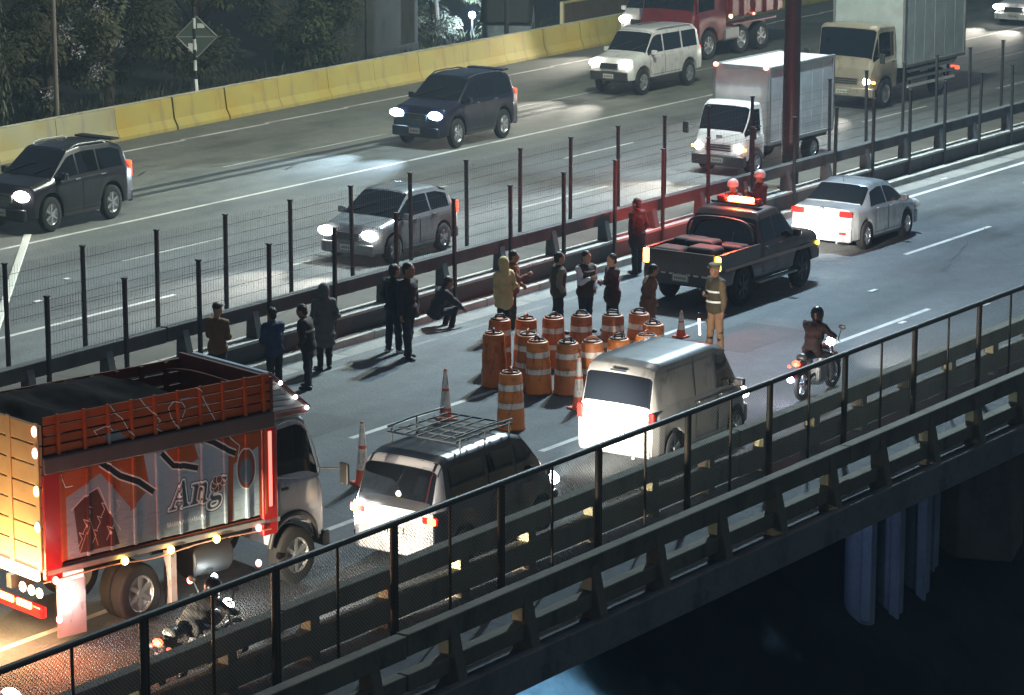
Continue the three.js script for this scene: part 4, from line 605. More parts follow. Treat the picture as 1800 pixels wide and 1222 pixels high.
function boxTruck(label, [x, z], s) {
  const t = thing('box_truck', label, 'truck', [x, 0, z], PI), hw = s.boxW / 2;
  const sh = shell(s.cab); const { x0, x1, P, patch } = sh;
  shared('cab', joined(sh.geo), s.mat, t);
  mesh('windscreen', patch(s.screen[0], s.screen[1], 6.2, 11.8, 0.006, 6, 12), S.glass, t);
  for (const k of [0, 1]) {
    const q = v => k ? 18 - v : v, sg = k ? -1 : 1, cw = s.cab.W / 2;
    const d = mesh('cab_door', patch(x0 + 0.12, s.screen[1] - 0.1, q(2.4), q(4.85), 0.01, 6, 6), s.mat, t); mesh('handle', bx(0.15, 0.035, 0.04, x0 + 0.25, s.headY + 0.55, sg * cw, 0.01), S.plastic, d);
    mesh('side_window', patch(x0 + 0.14, s.screen[1] - 0.02, q(5.12), q(5.86), 0.008, 8, 4), S.glass, t);
    mesh('mirror', [rod(V(s.screen[1] - 0.05, s.cab.belt0 + 0.15, sg * cw * 0.97), V(s.screen[1] + 0.08, s.cab.belt0 + 0.2, sg * (cw + 0.2)), 0.015), bx(0.06, 0.32, 0.18, s.screen[1] + 0.08, s.cab.belt0 + 0.1, sg * (cw + 0.25), 0.03)], S.plastic, t);
    mesh('headlight', ball(0.08, 0.11, 0.14, x1 - 0.03, s.headY, sg * cw * 0.76), headGlow, t); spot(t, [x1 + 0.12, s.headY, sg * cw * 0.76], [x1 + 9, 0, sg * cw], lin(1, 0.93, 0.8), s.cd || 190, 0.42, 0.8, 3);
    mesh('indicator', bx(0.05, 0.07, 0.12, x1 - 0.04, s.headY - 0.02, sg * cw * 0.98, 0.02), amber, t);
    mesh('tail_light', bx(0.05, 0.12, 0.3, s.box[0] - 0.03, 0.75, sg * hw * 0.75, 0.02), tailGlow, t);
  }
  mesh('grille', [0, 1, 2].map(i => bb(x1 - 0.02, x1 + 0.02, s.headY - 0.1 + i * 0.07, s.headY - 0.06 + i * 0.07, -s.cab.W * 0.24, s.cab.W * 0.24, 0.01)), S.plastic, t);
  mesh('bumper', bb(x1 - 0.16, x1 + 0.06, s.headY - 0.5, s.headY - 0.2, -s.cab.W * 0.5, s.cab.W * 0.5, 0.05), s.bumper || S.plastic, t); plate(t, x1 + 0.066, s.headY - 0.34, 1);
  mesh('emblem', bx(0.02, 0.06, 0.2, x1 - 0.06, s.headY + 0.3, 0, 0.01), S.chrome, t);
  const [bx0, bx1, by0, by1] = s.box, skin = s.boxMat;
  mesh('cargo_box', bb(bx0 + 0.03, bx1 - 0.03, by0, by1 - 0.03, -hw + 0.03, hw - 0.03), skin, t);
  const np = Math.round((bx1 - bx0) / s.panel); for (let i = 0; i < np; i++) for (const sg of [1, -1]) mesh('side_panel', bb(bx0 + 0.03 + i * (bx1 - bx0 - 0.06) / np + 0.012, bx0 + 0.03 + (i + 1) * (bx1 - bx0 - 0.06) / np - 0.012, by0 + 0.1, by1 - 0.1, sg > 0 ? hw - 0.028 : -hw - 0.004, sg > 0 ? hw + 0.004 : -hw + 0.028, 0.01), skin, t);
  mesh('box_frame', [1, -1].flatMap(q => [bb(bx0, bx1, by1 - 0.1, by1, q * hw - 0.045, q * hw + 0.012 * q + 0.03, 0.015), bb(bx0, bx1, by0, by0 + 0.1, q * hw - 0.045, q * hw + 0.03, 0.015), bb(bx1 - 0.08, bx1 + 0.012, by0, by1, q * hw - 0.05, q * hw + 0.035, 0.015), bb(bx0 - 0.012, bx0 + 0.08, by0, by1, q * hw - 0.05, q * hw + 0.035, 0.015)]).concat([bb(bx1 - 0.02, bx1 + 0.02, by1 - 0.12, by1 + 0.01, -hw, hw, 0.01)]), s.frame || S.steel, t);
  for (const q of s.topLamps || []) mesh('top_lamp', ball(0.06, 0.06, 0.07, bx1 + 0.04, by1 - 0.02, q * hw * 0.92), glow('red top lamp', 1, 0.22, 0.14, 14), t);
  mesh('chassis', [bb(bx0, x1 - 0.4, 0.5, 0.68, -0.42, -0.32), bb(bx0, x1 - 0.4, 0.5, 0.68, 0.32, 0.42), bb(bx0, bx1, by0 - 0.14, by0, -hw * 0.8, hw * 0.8)], S.steelDark, t);
  if (s.guard) for (const sg of [1, -1]) { for (const y of [0.5, 0.74, 0.98]) mesh('side_guard', bb(bx0 + 0.5, bx1 - 0.5, y, y + 0.09, sg * (hw - 0.08) - 0.03, sg * (hw - 0.08) + 0.03, 0.01), S.white, t); for (const x of [bx0 + 0.8, (bx0 + bx1) / 2, bx1 - 0.8]) mesh('guard_bracket', bb(x, x + 0.06, 0.5, by0, sg * (hw - 0.14) - 0.03, sg * (hw - 0.14) + 0.03), S.steelDark, t); }
  wheelSet(t, s.cab.wheels.concat(s.rearWheels), s.track, s.cab.r, 0.26);
  return t;
}
const dullWhite = M('dull box white', { color: lin(0.52, 0.53, 0.53), roughness: 0.5, map: T.grime });
boxTruck('small white box truck with red lamps on its box corners', [72.1, -42.0], {
  cab: { W: 1.66, H: 1.98, r: 0.33, bottom: 0.4, wheels: [1.75], belt0: 1.12, tumble: 0.88, roof: [[1.35, 1.8], [1.4, 1.95], [1.78, 1.98], [1.92, 1.9], [2.3, 1.15], [2.38, 0.9], [2.4, 0.7]], belt: [[1.35, 1.1], [2.28, 1.06], [2.36, 0.85], [2.4, 0.62]], plan: [[1.35, 1], [2.1, 1], [2.4, 0.88]] },
  mat: whitePaint, screen: [1.94, 2.26], headY: 0.76, boxW: 1.74, box: [-2.4, 1.22, 0.72, 2.88], boxMat: dullWhite, panel: 0.6, topLamps: [1, -1], rearWheels: [-1.4], track: 0.72, cd: 190,
}).children;
boxTruck('big cream cab truck with tall pale blue grey box and white side guards', [85.75, -45.4], {
  cab: { W: 2.2, H: 2.62, r: 0.46, bottom: 0.6, wheels: [2.1], belt0: 1.55, tumble: 0.92, roof: [[1.4, 2.4], [1.45, 2.58], [2.4, 2.62], [2.55, 2.54], [2.78, 1.6], [2.9, 1.3], [2.92, 0.9]], belt: [[1.4, 1.5], [2.76, 1.48], [2.88, 1.2], [2.92, 0.85]], plan: [[1.4, 1], [2.5, 1], [2.92, 0.9]] },
  mat: paint('cream paint', 0.3, 0.26, 0.2), screen: [2.56, 2.77], headY: 0.9, boxW: 2.5, box: [-2.95, 1.3, 1.18, 4.0], boxMat: M('blue grey box', { color: lin(0.42, 0.48, 0.5), roughness: 0.45, map: T.grime }), panel: 0.7, rearWheels: [-1.6], track: 0.98, guard: true, bumper: paint('cream paint', 0.3, 0.26, 0.2), cd: 190,
});
{ // heavy red truck, upper part above the picture
  const t = thing('dump_truck', 'heavy red truck with twin axles cut by the picture top', 'truck', [92.4, 0, -56.25], PI), red = paint('lorry red', 0.2, 0.014, 0.014);
  const sh = shell({ W: 2.35, H: 2.9, r: 0.52, bottom: 0.6, wheels: [1.7], belt0: 1.7, tumble: 0.92, roof: [[0.6, 2.7], [0.65, 2.86], [2.2, 2.9], [2.4, 2.8], [2.6, 1.7], [2.72, 1.3], [2.74, 0.9]], belt: [[0.6, 1.65], [2.58, 1.6], [2.7, 1.3], [2.74, 0.85]], plan: [[0.6, 1], [2.4, 1], [2.74, 0.92]] });
  shared('cab', joined(sh.geo), red, t); mesh('windscreen', sh.patch(2.42, 2.58, 6.2, 11.8, 0.006, 4, 10), S.glass, t);
  for (const q of [[5.1, 5.86], [12.14, 12.9]]) mesh('side_window', sh.patch(1.3, 2.5, q[0], q[1], 0.008, 6, 4), S.glass, t);
  mesh('tipper_body', [bb(-3.4, 0.5, 1.35, 3.0, -1.2, 1.2, 0.05), ...[-3, -2.2, -1.4, -0.6, 0.2].map(x => bb(x, x + 0.12, 1.35, 3.0, -1.27, 1.27, 0.02))], red, t);
  mesh('chassis', [bb(-3.3, 2.4, 0.75, 1.05, -0.5, -0.34), bb(-3.3, 2.4, 0.75, 1.05, 0.34, 0.5)], red, t);
  each('side_tank', [bb(-0.35, 0.7, 0.55, 1.05, -1.2, -0.7, 0.1), bb(-0.35, 0.7, 0.55, 1.05, 0.7, 1.2, 0.1)], S.steel, t);
  each('mudguard', [bb(-2.85, 0.2, 1.08, 1.16, -1.24, -0.8, 0.02), bb(-2.85, 0.2, 1.08, 1.16, 0.8, 1.24, 0.02)], red, t);
  wheelSet(t, [1.7, -0.55, -1.95], 1.0, 0.52, 0.32);
  for (const q of [1, -1]) { mesh('headlight', ball(0.08, 0.12, 0.16, 2.72, 1.0, q * 0.85), clearLens, t); mesh('side_lamp', ball(0.06, 0.07, 0.05, 0.35, 1.42, q * 1.24), glow('warm side lamp', 1, 0.8, 0.4, 10), t); mesh('side_lamp', ball(0.05, 0.05, 0.05, -1.2, 1.38, q * 1.26), glow('red marker lamp', 1, 0.2, 0.15, 6), t); }
  mesh('bumper', bb(2.6, 2.84, 0.5, 0.85, -1.15, 1.15, 0.06), red, t);
}

// ------------------------------------------------------------ drums, cones
const drumGeo = (() => {
  const pr = [[0.001, 0], [0.262, 0], [0.265, 0.05], [0.252, 0.07], [0.252, 0.33], [0.242, 0.345], [0.242, 0.37], [0.238, 0.385], [0.236, 0.62], [0.228, 0.635], [0.226, 0.67], [0.22, 0.69], [0.215, 0.96], [0.205, 1.0], [0.19, 1.02], [0.001, 1.025]];
  return joined(lathe(pr, 28));
})();
const drumHandle = joined([tube([[-0.1, 1.01, 0], [-0.09, 1.09, 0], [0, 1.11, 0], [0.09, 1.09, 0], [0.1, 1.01, 0]], 0.022, 16, 6)]), drumRing = joined(move(new THREE.TorusGeometry(0.15, 0.022, 6, 24).rotateX(PI / 2), 0.01, 1.03, 0));
const bandGeo = (y0, y1, r0, r1) => joined(lathe([[r0, y0], [r0 + 0.005, y0 + 0.003], [r1 + 0.005, y1 - 0.003], [r1, y1]], 28));
const bandLow = bandGeo(0.4, 0.5, 0.238, 0.235), bandHigh = bandGeo(0.72, 0.83, 0.22, 0.218);
const drumMats = [[0.66, 0.20, 0.035], [0.52, 0.165, 0.04], [0.56, 0.14, 0.025], [0.42, 0.13, 0.045]].map(([r, g, b], i) => M('orange drum plastic ' + i, { color: lin(r, g, b), roughness: 0.5, map: T.scuff }));
const tape = M('white reflective band', { color: lin(0.78, 0.74, 0.68), roughness: 0.4, map: T.scuff });
const drumSpots = [ // x, z, tone, bands, label
  [47.1, -33.35, 2, 1, 'orange drum at the far left rear of the drum cluster'], [45.95, -32.62, 2, 0, 'plain orange drum without bands at the left front of the cluster'],
  [47.62, -33.05, 2, 1, 'second drum from the left in the rear row'], [48.0, -32.64, 2, 2, 'rear row drum under the person in the yellow hood, third from left'],
  [48.3, -32.2, 3, 2, 'rear row drum standing before the man in the olive vest'], [48.72, -31.72, 3, 2, 'rear row drum standing before the man with white sleeves'],
  [49.2, -31.45, 1, 2, 'tallest seeming rear drum right of the vest men'], [48.62, -30.72, 0, 2, 'drum at the far right end of the cluster near the brown coated person'],
  [46.35, -32.12, 1, 2, 'front row drum next to the plain orange one'], [46.0, -31.62, 0, 2, 'front row drum with two clean white bands, second in the row'],
  [46.28, -31.16, 1, 2, 'middle front row drum with a deep shadow on its right'], [46.66, -30.82, 1, 2, 'front row drum just behind the cone by the white van'],
  [47.12, -30.52, 0, 2, 'front row drum partly hidden by the white van roof'], [47.6, -30.2, 0, 2, 'drum right of the front row over the van roof'],
  [43.4, -30.45, 0, 2, 'single bright orange drum standing alone nearest the road'],
];
let drum0;
for (const [x, z, tone, bands, label] of drumSpots) {
  const o = thing('traffic_drum', label, 'traffic drum', [x, 0, z], x * 7 % 3, 'orange drums closing the lane');
  o.rotation.x = (hash2(x * 50 | 0, 1, 2) - 0.5) * 0.07; o.rotation.z = (hash2(x * 50 | 0, 2, 2) - 0.5) * 0.07; o.scale.set(1 + (hash2(x * 50 | 0, 3, 2) - 0.5) * 0.06, 1 + (hash2(x * 50 | 0, 4, 2) - 0.5) * 0.06, 1);
  shared('barrel', drumGeo, drumMats[tone], o); shared('lid_handle', drumHandle, x * 10 % 3 < 1.2 ? S.plastic : drumMats[3], o); shared('lid_ring', drumRing, S.plastic, o);
  if (bands) { shared('reflective_band', bandHigh, tape, o); shared('reflective_band', bandLow, tape, o); }
}
const coneOrange = M('cone orange', { color: lin(0.62, 0.09, 0.025), roughness: 0.5 });
function cone(x, z, h, label, tilt = 0) {
  const o = thing('traffic_cone', label, 'traffic cone', [x, 0, z], x, 'orange cones by the closed lane'), k = h < 0.7 ? 0.65 : 0.8;
  mesh('base', bx(0.42 * k, 0.04, 0.42 * k, 0, 0.02, 0, 0.015), coneOrange, o);
  const r = y => k * lerp(0.15, 0.035, y / h);
  mesh('cone_body', lathe([[0.165 * k, 0.04], [0.15 * k, 0.06], [r(h), h], [0.025 * k, h + 0.015], [0.001, h + 0.015]], 20), coneOrange, o);
  for (const [a, b] of [[0.24, 0.58], [0.63, 0.98]]) mesh('white_glare_sleeve', lathe([[r(a * h), a * h], [r(a * h) + 0.006, a * h + 0.004], [r(b * h) + 0.006, b * h - 0.004], [r(b * h), b * h]], 20), tape, o);  // reflective sleeves, enlarged so their white also stands for headlight glare
  o.rotation.z = tilt; return o;
}
cone(38.88, -30.35, 1.08, 'tall bright cone standing left of the black minivan tailgate');
cone(43.3, -31.85, 0.95, 'cone seen just above the minivan roof rack'); cone(45.4, -30.3, 1.0, 'orange cone with white sleeves, widened for headlight glare, touching the left edge of the white van');
cone(51.74, -32.0, 0.55, 'small cone standing alone left of the traffic officer');

// ------------------------------------------------------------ road signs, poles, lamp and buildings beyond the far barrier
{
  const s = thing('road_sign', 'diamond shaped green sign on a black and white striped pole', 'road sign', [68.9, 0, -60.05], 0);
  const bands = 8; for (let i = 0; i < bands; i++) mesh('pole_stripe', cyl(0.05, 0.05, 0.32, 0, 0.95 + i * 0.32, 0, 12), i % 2 ? S.black : S.white, s);
  mesh('foot', [prism([[-0.16, 0.93], [0.16, 0.93], [0.08, 1.32], [-0.08, 1.32]], 0.1, 0.01).rotateY(1.0)], S.white, s);
  const board = new THREE.Group(); board.name = 'sign_board'; board.position.set(0.04, 2.62, 0.06); board.rotation.y = 1.0 - PI / 2 - 0.35; s.add(board);
  const g = M('sign green', { color: lin(0.06, 0.085, 0.07), roughness: 0.45 });
  mesh('plate', prism([[0, -0.62], [0.62, 0], [0, 0.62], [-0.62, 0]], 0.02).rotateY(0), g, board);
  mesh('rim', [[0, -0.62, 0.62, 0], [0.62, 0, 0, 0.62], [0, 0.62, -0.62, 0], [-0.62, 0, 0, -0.62]].map(([a, b, c, d]) => rod(V(a, b, 0.012), V(c, d, 0.012), 0.022, 0.022, 6)), M('sign rim', { color: lin(0.2, 0.22, 0.2), roughness: 0.5 }), board);
  mesh('divider', bb(-0.56, 0.56, -0.02, 0.02, 0.01, 0.02), M('sign rim', {}), board);
  each('white_mark', [bb(0.02, 0.24, 0.26, 0.4, 0.011, 0.016), bb(-0.26, 0.0, -0.44, -0.2, 0.011, 0.016)], S.white, board);
}
function pole(label, x, z, h, r, material) { const p = thing('lamp_post', label, 'lamp post', [x, -0.3, z]); mesh('pole', cyl(r, r * 0.7, h, 0, 0, 0, 14), material, p); mesh('base_plate', bx(0.36, 0.05, 0.36, 0, 0.32, 0, 0.01), material, p); mesh('arm', tube([[0, h - 0.4, 0], [0, h + 0.2, 0.4], [0, h + 0.5, 1.8]], r * 0.5, 14, 6), material, p); mesh('lamp_head', bx(0.3, 0.12, 0.7, 0, h + 0.5, 2.1, 0.04), material, p); }
pole('slim grey lamp post behind the barrier among the left trees', 63.2, -60.4, 9, 0.075, M('pole grey', { color: lin(0.2, 0.18, 0.15), roughness: 0.55, metalness: 0.2 }));
pole('dark lamp post behind the yellow barrier under the picture top centre', 87.1, -61.3, 9, 0.09, S.steelDark);
{
  const l = thing('street_lamp', 'small lamp shining blue white among the trees beyond the barrier', 'street lamp', [93.2, -0.5, -67.2]);
  mesh('post', cyl(0.06, 0.045, 0.95, 0, 0, 0, 10), S.steelDark, l); mesh('lamp_globe', ball(0.13, 0.13, 0.13, 0, 1.08, 0), glow('blue white lamp', 0.65, 0.85, 1, 60), l);
  const p = new THREE.PointLight(lin(0.6, 0.8, 1), 60, 0, 2); p.position.set(-0.25, 1.15, 0.25); p.name = 'lamp_light'; p.castShadow = true; l.add(p);
}
{
  const wall = M('grey render wall', { color: lin(0.11, 0.11, 0.105), roughness: 0.85, map: T.concrete }), brown = M('brown sheet', { color: lin(0.12, 0.085, 0.05), roughness: 0.7, map: T.grime });
  const b = thing('building', 'plain grey walled building behind the yellow barrier, left of the small lamp', 'building', [87.0, -0.5, -66.4], 0.2);
  mesh('wall', bb(-1.5, 1.95, 0, 6, -4, 0), wall, b); each('corner_pilaster', [bb(1.8, 2.1, 0, 6, -0.3, 0.12, 0.02), bb(-1.6, -1.4, 0, 6, -0.2, 0.1, 0.02)], wall, b); mesh('plinth', bb(-1.6, 2.1, 0, 0.5, -0.1, 0.16, 0.02), wall, b); mesh('roof', bb(-1.8, 2.3, 6, 6.25, -4.3, 0.3), wall, b);
  const h = thing('hoarding', 'brown sheet hoarding with pale yellow top rim beyond the far barrier', 'hoarding', [97.3, -0.6, -63.7], 0.04);
  for (let i = 0; i < 8; i++) mesh('sheet_panel', bb(-3.3 + i * 0.82, -2.5 + i * 0.82, 0, 1.75, -0.03 + (i % 2) * 0.02, 0.03 + (i % 2) * 0.02), brown, h);
  mesh('rim', [bb(-3.35, 3.3, 1.75, 1.84, -0.06, 0.08, 0.02), bb(-3.4, -3.3, 0, 1.84, -0.06, 0.08)], M('pale yellow rim', { color: lin(0.5, 0.4, 0.18), roughness: 0.6 }), h); each('prop', [-2.5, 0, 2.5].map(x => rod(V(x, 0, -1.2), V(x, 1.6, -0.05), 0.04)), S.steelDark, h);
  const k = thing('shed', 'small gabled shed with pale wall next to the dark lamp post', 'shed', [90.2, -0.5, -63.4], 0.5);
  mesh('wall', prism([[-0.7, 0], [0.7, 0], [0.7, 1.5], [0, 2.3], [-0.7, 1.5]], 1.8).rotateY(0), M('pale blue wall', { color: lin(0.3, 0.36, 0.42), roughness: 0.8, map: T.concrete }), k);
  mesh('roof', [rod(V(-0.85, 1.4, 0), V(0, 2.38, 0), 0.06).scale(1, 1, 16), rod(V(0.85, 1.4, 0), V(0, 2.38, 0), 0.06).scale(1, 1, 16)], S.steelDark, k); mesh('door', bb(-0.3, 0.3, 0, 1.3, 0.88, 0.93), brown, k);
}
// ------------------------------------------------------------ piers under the deck
{
  const pm = M('pier concrete', { color: lin(0.36, 0.41, 0.5), map: T.concrete, roughness: 0.85 }), pb = M('stained pier concrete', { color: lin(0.2, 0.16, 0.13), map: T.concrete, roughness: 0.9 });
  [[48.6, -26.0, 3.3, 'leftmost and shortest'], [49.75, -26.0, 4.7, 'tall second'], [50.95, -26.05, 6.0, 'longest middle'], [52.0, -26.4, 4.6, 'last, next to the brown beam']].forEach(([x, z, h, word], i) => {
    const c = thing('bridge_column', `blue grey concrete column under the deck, ${word} of the row`, 'column', [x, -0.8 - h, z], 0.3, 'columns below the near deck');
    mesh('shaft', cyl(0.3, 0.3, h + 3.5, 0, -3.5, 0, 22), pm, c); mesh('corner_rib', bx(0.16, h, 0.2, -0.3, h / 2, 0.18, 0.04), pm, c); mesh('collar', cyl(0.36, 0.36, 0.3, 0, h - 0.3, 0, 22), pm, c); mesh('footing', bx(1.1, 1.2, 1.1, 0, -3.9, -0.05, 0.03), M('near black footing', { color: lin(0.02, 0.02, 0.024), roughness: 0.95 }), c);  // footing coloured near black for the dark at each column's foot
  });
  const p = thing('bridge_pier', 'stout brown stained pier with heavy cross beam under the deck', 'pier', [53.3, -9, -26.2], 0.3);
  mesh('shaft', bx(1.7, 6.2, 1.5, -0.1, 0.6, 0, 0.06), M('pier shaft concrete', { color: lin(0.5, 0.45, 0.4), map: T.concrete, roughness: 0.9 }), p); mesh('cross_beam', bx(1.5, 3.2, 3.4, 0.2, 6.6, -0.6, 0.06), pb, p); mesh('bearing', bx(0.7, 0.3, 0.6, 0.2, 8.3, 0, 0.02), S.steelDark, p);
}

// ------------------------------------------------------------ people: tapered capsules joined smoothly, meshed with surface nets
function sdMesh(parts, cell, k = 0.035, bump) { // parts: {a, b, ra, rb} or {c, r:[x,y,z]}; returns indexed geometry
  const lo = V(1e9, 1e9, 1e9), hi = V(-1e9, -1e9, -1e9), pad = cell * 2.5;
  for (const p of parts) if (!p.cut) for (const [q, r] of p.c ? [[p.c, Math.max(...p.r)]] : [[p.a, p.ra], [p.b, p.rb]]) { lo.min(V(q.x - r - pad, q.y - r - pad, q.z - r - pad)); hi.max(V(q.x + r + pad, q.y + r + pad, q.z + r + pad)); }
  const nx = Math.ceil((hi.x - lo.x) / cell) + 1, ny = Math.ceil((hi.y - lo.y) / cell) + 1, nz = Math.ceil((hi.z - lo.z) / cell) + 1, F = new Float32Array(nx * ny * nz).fill(9);
  for (const p of parts) {
    const R = (p.c ? Math.max(...p.r) : Math.max(p.ra, p.rb)) + k + cell * 3, A = p.c || p.a, B = p.c || p.b;
    const i0 = Math.max(0, Math.floor((Math.min(A.x, B.x) - R - lo.x) / cell)), i1 = Math.min(nx - 1, Math.ceil((Math.max(A.x, B.x) + R - lo.x) / cell)), j0 = Math.max(0, Math.floor((Math.min(A.y, B.y) - R - lo.y) / cell)), j1 = Math.min(ny - 1, Math.ceil((Math.max(A.y, B.y) + R - lo.y) / cell)), k0 = Math.max(0, Math.floor((Math.min(A.z, B.z) - R - lo.z) / cell)), k1 = Math.min(nz - 1, Math.ceil((Math.max(A.z, B.z) + R - lo.z) / cell));
    const dx = B.x - A.x, dy = B.y - A.y, dz = B.z - A.z, L2 = dx * dx + dy * dy + dz * dz || 1, kk = p.k || k;
    for (let kz = k0; kz <= k1; kz++) for (let j = j0; j <= j1; j++) for (let i = i0; i <= i1; i++) {
      const x = lo.x + i * cell, y = lo.y + j * cell, z = lo.z + kz * cell; let d;
      if (p.c) { const ex = (x - A.x) / p.r[0], ey = (y - A.y) / p.r[1], ez = (z - A.z) / p.r[2], l = Math.sqrt(ex * ex + ey * ey + ez * ez); d = (l - 1) * Math.min(...p.r); }
      else { const t = clamp(((x - A.x) * dx + (y - A.y) * dy + (z - A.z) * dz) / L2), qx = x - A.x - dx * t, qy = y - A.y - dy * t, qz = (z - A.z - dz * t) / (p.flat || 1); d = Math.sqrt(qx * qx + qy * qy + qz * qz) - lerp(p.ra, p.rb, t); }
      const o = (kz * ny + j) * nx + i, f = F[o];
      if (p.cut) { F[o] = Math.max(f, -d); continue; }
      const h = Math.max(kk - Math.abs(f - d), 0) / kk; F[o] = Math.min(f, d) - h * h * kk * 0.25;
    }
  }
  if (bump) for (let kz = 0; kz < nz; kz++) for (let j = 0; j < ny; j++) for (let i = 0; i < nx; i++) { const o = (kz * ny + j) * nx + i; if (Math.abs(F[o]) < 0.08) F[o] += bump(lo.x + i * cell, lo.y + j * cell, lo.z + kz * cell); }
  const pos = [], idx = [], id = new Int32Array(nx * ny * nz).fill(-1), at = (i, j, q) => F[(q * ny + j) * nx + i];
  for (let q = 0; q < nz - 1; q++) for (let j = 0; j < ny - 1; j++) for (let i = 0; i < nx - 1; i++) {
    const v = []; let m = 0; for (let c = 0; c < 8; c++) { v[c] = at(i + (c & 1), j + (c >> 1 & 1), q + (c >> 2)); if (v[c] < 0) m |= 1 << c; }
    if (!m || m === 255) continue; let sx = 0, sy = 0, sz = 0, n = 0;
    for (let a = 0; a < 8; a++) for (const bit of [1, 2, 4]) { const b = a | bit; if (a & bit || (v[a] < 0) === (v[b] < 0)) continue; const t = v[a] / (v[a] - v[b]); sx += (a & 1) + (bit === 1 ? t : 0); sy += (a >> 1 & 1) + (bit === 2 ? t : 0); sz += (a >> 2) + (bit === 4 ? t : 0); n++; }
    id[(q * ny + j) * nx + i] = pos.length / 3; pos.push(lo.x + (i + sx / n) * cell, lo.y + (j + sy / n) * cell, lo.z + (q + sz / n) * cell);
  }
  const V0 = (i, j, q) => id[(q * ny + j) * nx + i];
  for (let q = 1; q < nz - 1; q++) for (let j = 1; j < ny - 1; j++) for (let i = 1; i < nx - 1; i++) {
    const s = at(i, j, q) < 0;
    const quad = (a, b, c, d, flip) => { if (a < 0 || b < 0 || c < 0 || d < 0) return; flip ? idx.push(a, c, b, a, d, c) : idx.push(a, b, c, a, c, d); };
    if (s !== (at(i + 1, j, q) < 0)) quad(V0(i, j - 1, q - 1), V0(i, j, q - 1), V0(i, j, q), V0(i, j - 1, q), !s);
    if (s !== (at(i, j + 1, q) < 0)) quad(V0(i - 1, j, q - 1), V0(i - 1, j, q), V0(i, j, q), V0(i, j, q - 1), !s);
    if (s !== (at(i, j, q + 1) < 0)) quad(V0(i - 1, j - 1, q), V0(i, j - 1, q), V0(i, j, q), V0(i - 1, j, q), !s);
  }
  const g = new THREE.BufferGeometry(); g.setAttribute('position', new THREE.Float32BufferAttribute(pos, 3)); g.setIndex(idx); g.computeVertexNormals(); return g;
}
const caps = (a, b, ra, rb, o = {}) => ({ a: a.clone ? a : V(...a), b: b.clone ? b : V(...b), ra, rb, ...o });
// head: face looks along +x, origin at its centre
const headGeo = sdMesh([
  { c: V(-0.01, 0.03, 0), r: [0.098, 0.108, 0.078] }, caps([0.02, -0.06, 0], [0.055, -0.088, 0], 0.055, 0.036, { k: 0.05 }), { c: V(0.06, -0.01, 0), r: [0.03, 0.06, 0.055], k: 0.04 },
  caps([0.088, 0.02, 0], [0.108, -0.022, 0], 0.01, 0.016, { k: 0.015 }), caps([0.082, 0.04, -0.035], [0.082, 0.04, 0.035], 0.012, 0.012, { k: 0.02 }), caps([0.09, -0.052, -0.018], [0.09, -0.052, 0.018], 0.009, 0.009, { k: 0.012 }),
  { c: V(-0.015, 0.0, 0.08), r: [0.022, 0.032, 0.012], k: 0.01 }, { c: V(-0.015, 0.0, -0.08), r: [0.022, 0.032, 0.012], k: 0.01 },
  { c: V(0.094, 0.018, 0.031), r: [0.014, 0.01, 0.015], cut: 1 }, { c: V(0.094, 0.018, -0.031), r: [0.014, 0.01, 0.015], cut: 1 }, caps([-0.02, -0.05, 0], [-0.035, -0.16, 0], 0.055, 0.058, { k: 0.03 }),
], 0.007, 0.03);
// hand: wrist at origin, fingers along -y, palm faces +z of the arm; curled
const handGeo = (() => {
  const p = [caps([0, 0, 0], [0, -0.05, 0], 0.024, 0.03, { flat: 0.62 }), caps([0, -0.05, 0], [0, -0.085, 0], 0.034, 0.036, { flat: 0.5 })];
  [[0.03, 0.075], [0.01, 0.085], [-0.01, 0.08], [-0.028, 0.062]].forEach(([x, l]) => { const a = V(x, -0.09, 0), b = V(x * 1.1, -0.09 - l * 0.45, 0.012), c = V(x * 1.05, -0.09 - l * 0.72, 0.032), d = V(x, -0.09 - l * 0.78, 0.05); p.push(caps(a, b, 0.0095, 0.0085, { k: 0.006 }), caps(b, c, 0.0085, 0.008, { k: 0.005 }), caps(c, d, 0.008, 0.007, { k: 0.005 })); });
  p.push(caps([0.022, -0.03, 0.005], [0.05, -0.065, 0.02], 0.014, 0.011, { k: 0.012 }), caps([0.05, -0.065, 0.02], [0.052, -0.095, 0.032], 0.0105, 0.009, { k: 0.006 }));
  return sdMesh(p, 0.0055, 0.012);
})();
const cloth = (k, r, g, b, rough = 0.85) => M('cloth ' + k, { color: lin(r, g, b), roughness: rough });
const skins = [[0.30, 0.16, 0.10], [0.24, 0.12, 0.07], [0.36, 0.21, 0.14]].map(([r, g, b], i) => M('skin ' + i, { color: lin(r, g, b), roughness: 0.55 }));
const hairMat = M('black hair', { color: lin(0.012, 0.010, 0.009), roughness: 0.6 });
const shoeMat = M('black shoes', { color: lin(0.02, 0.02, 0.02), roughness: 0.5 }), paleShoe = M('pale trainers', { color: lin(0.5, 0.5, 0.48), roughness: 0.6 });
function placeAlong(geo, at, dir, side) { // hand or head: local -y -> dir, keep +z near side
  const y = dir.clone().negate().normalize(), z = side.clone().addScaledVector(y, -side.dot(y)).normalize(), x = y.clone().cross(z);
  return geo.clone().applyMatrix4(new THREE.Matrix4().makeBasis(x, y, z)).translate(at.x, at.y, at.z);
}
let personSeed = 1;
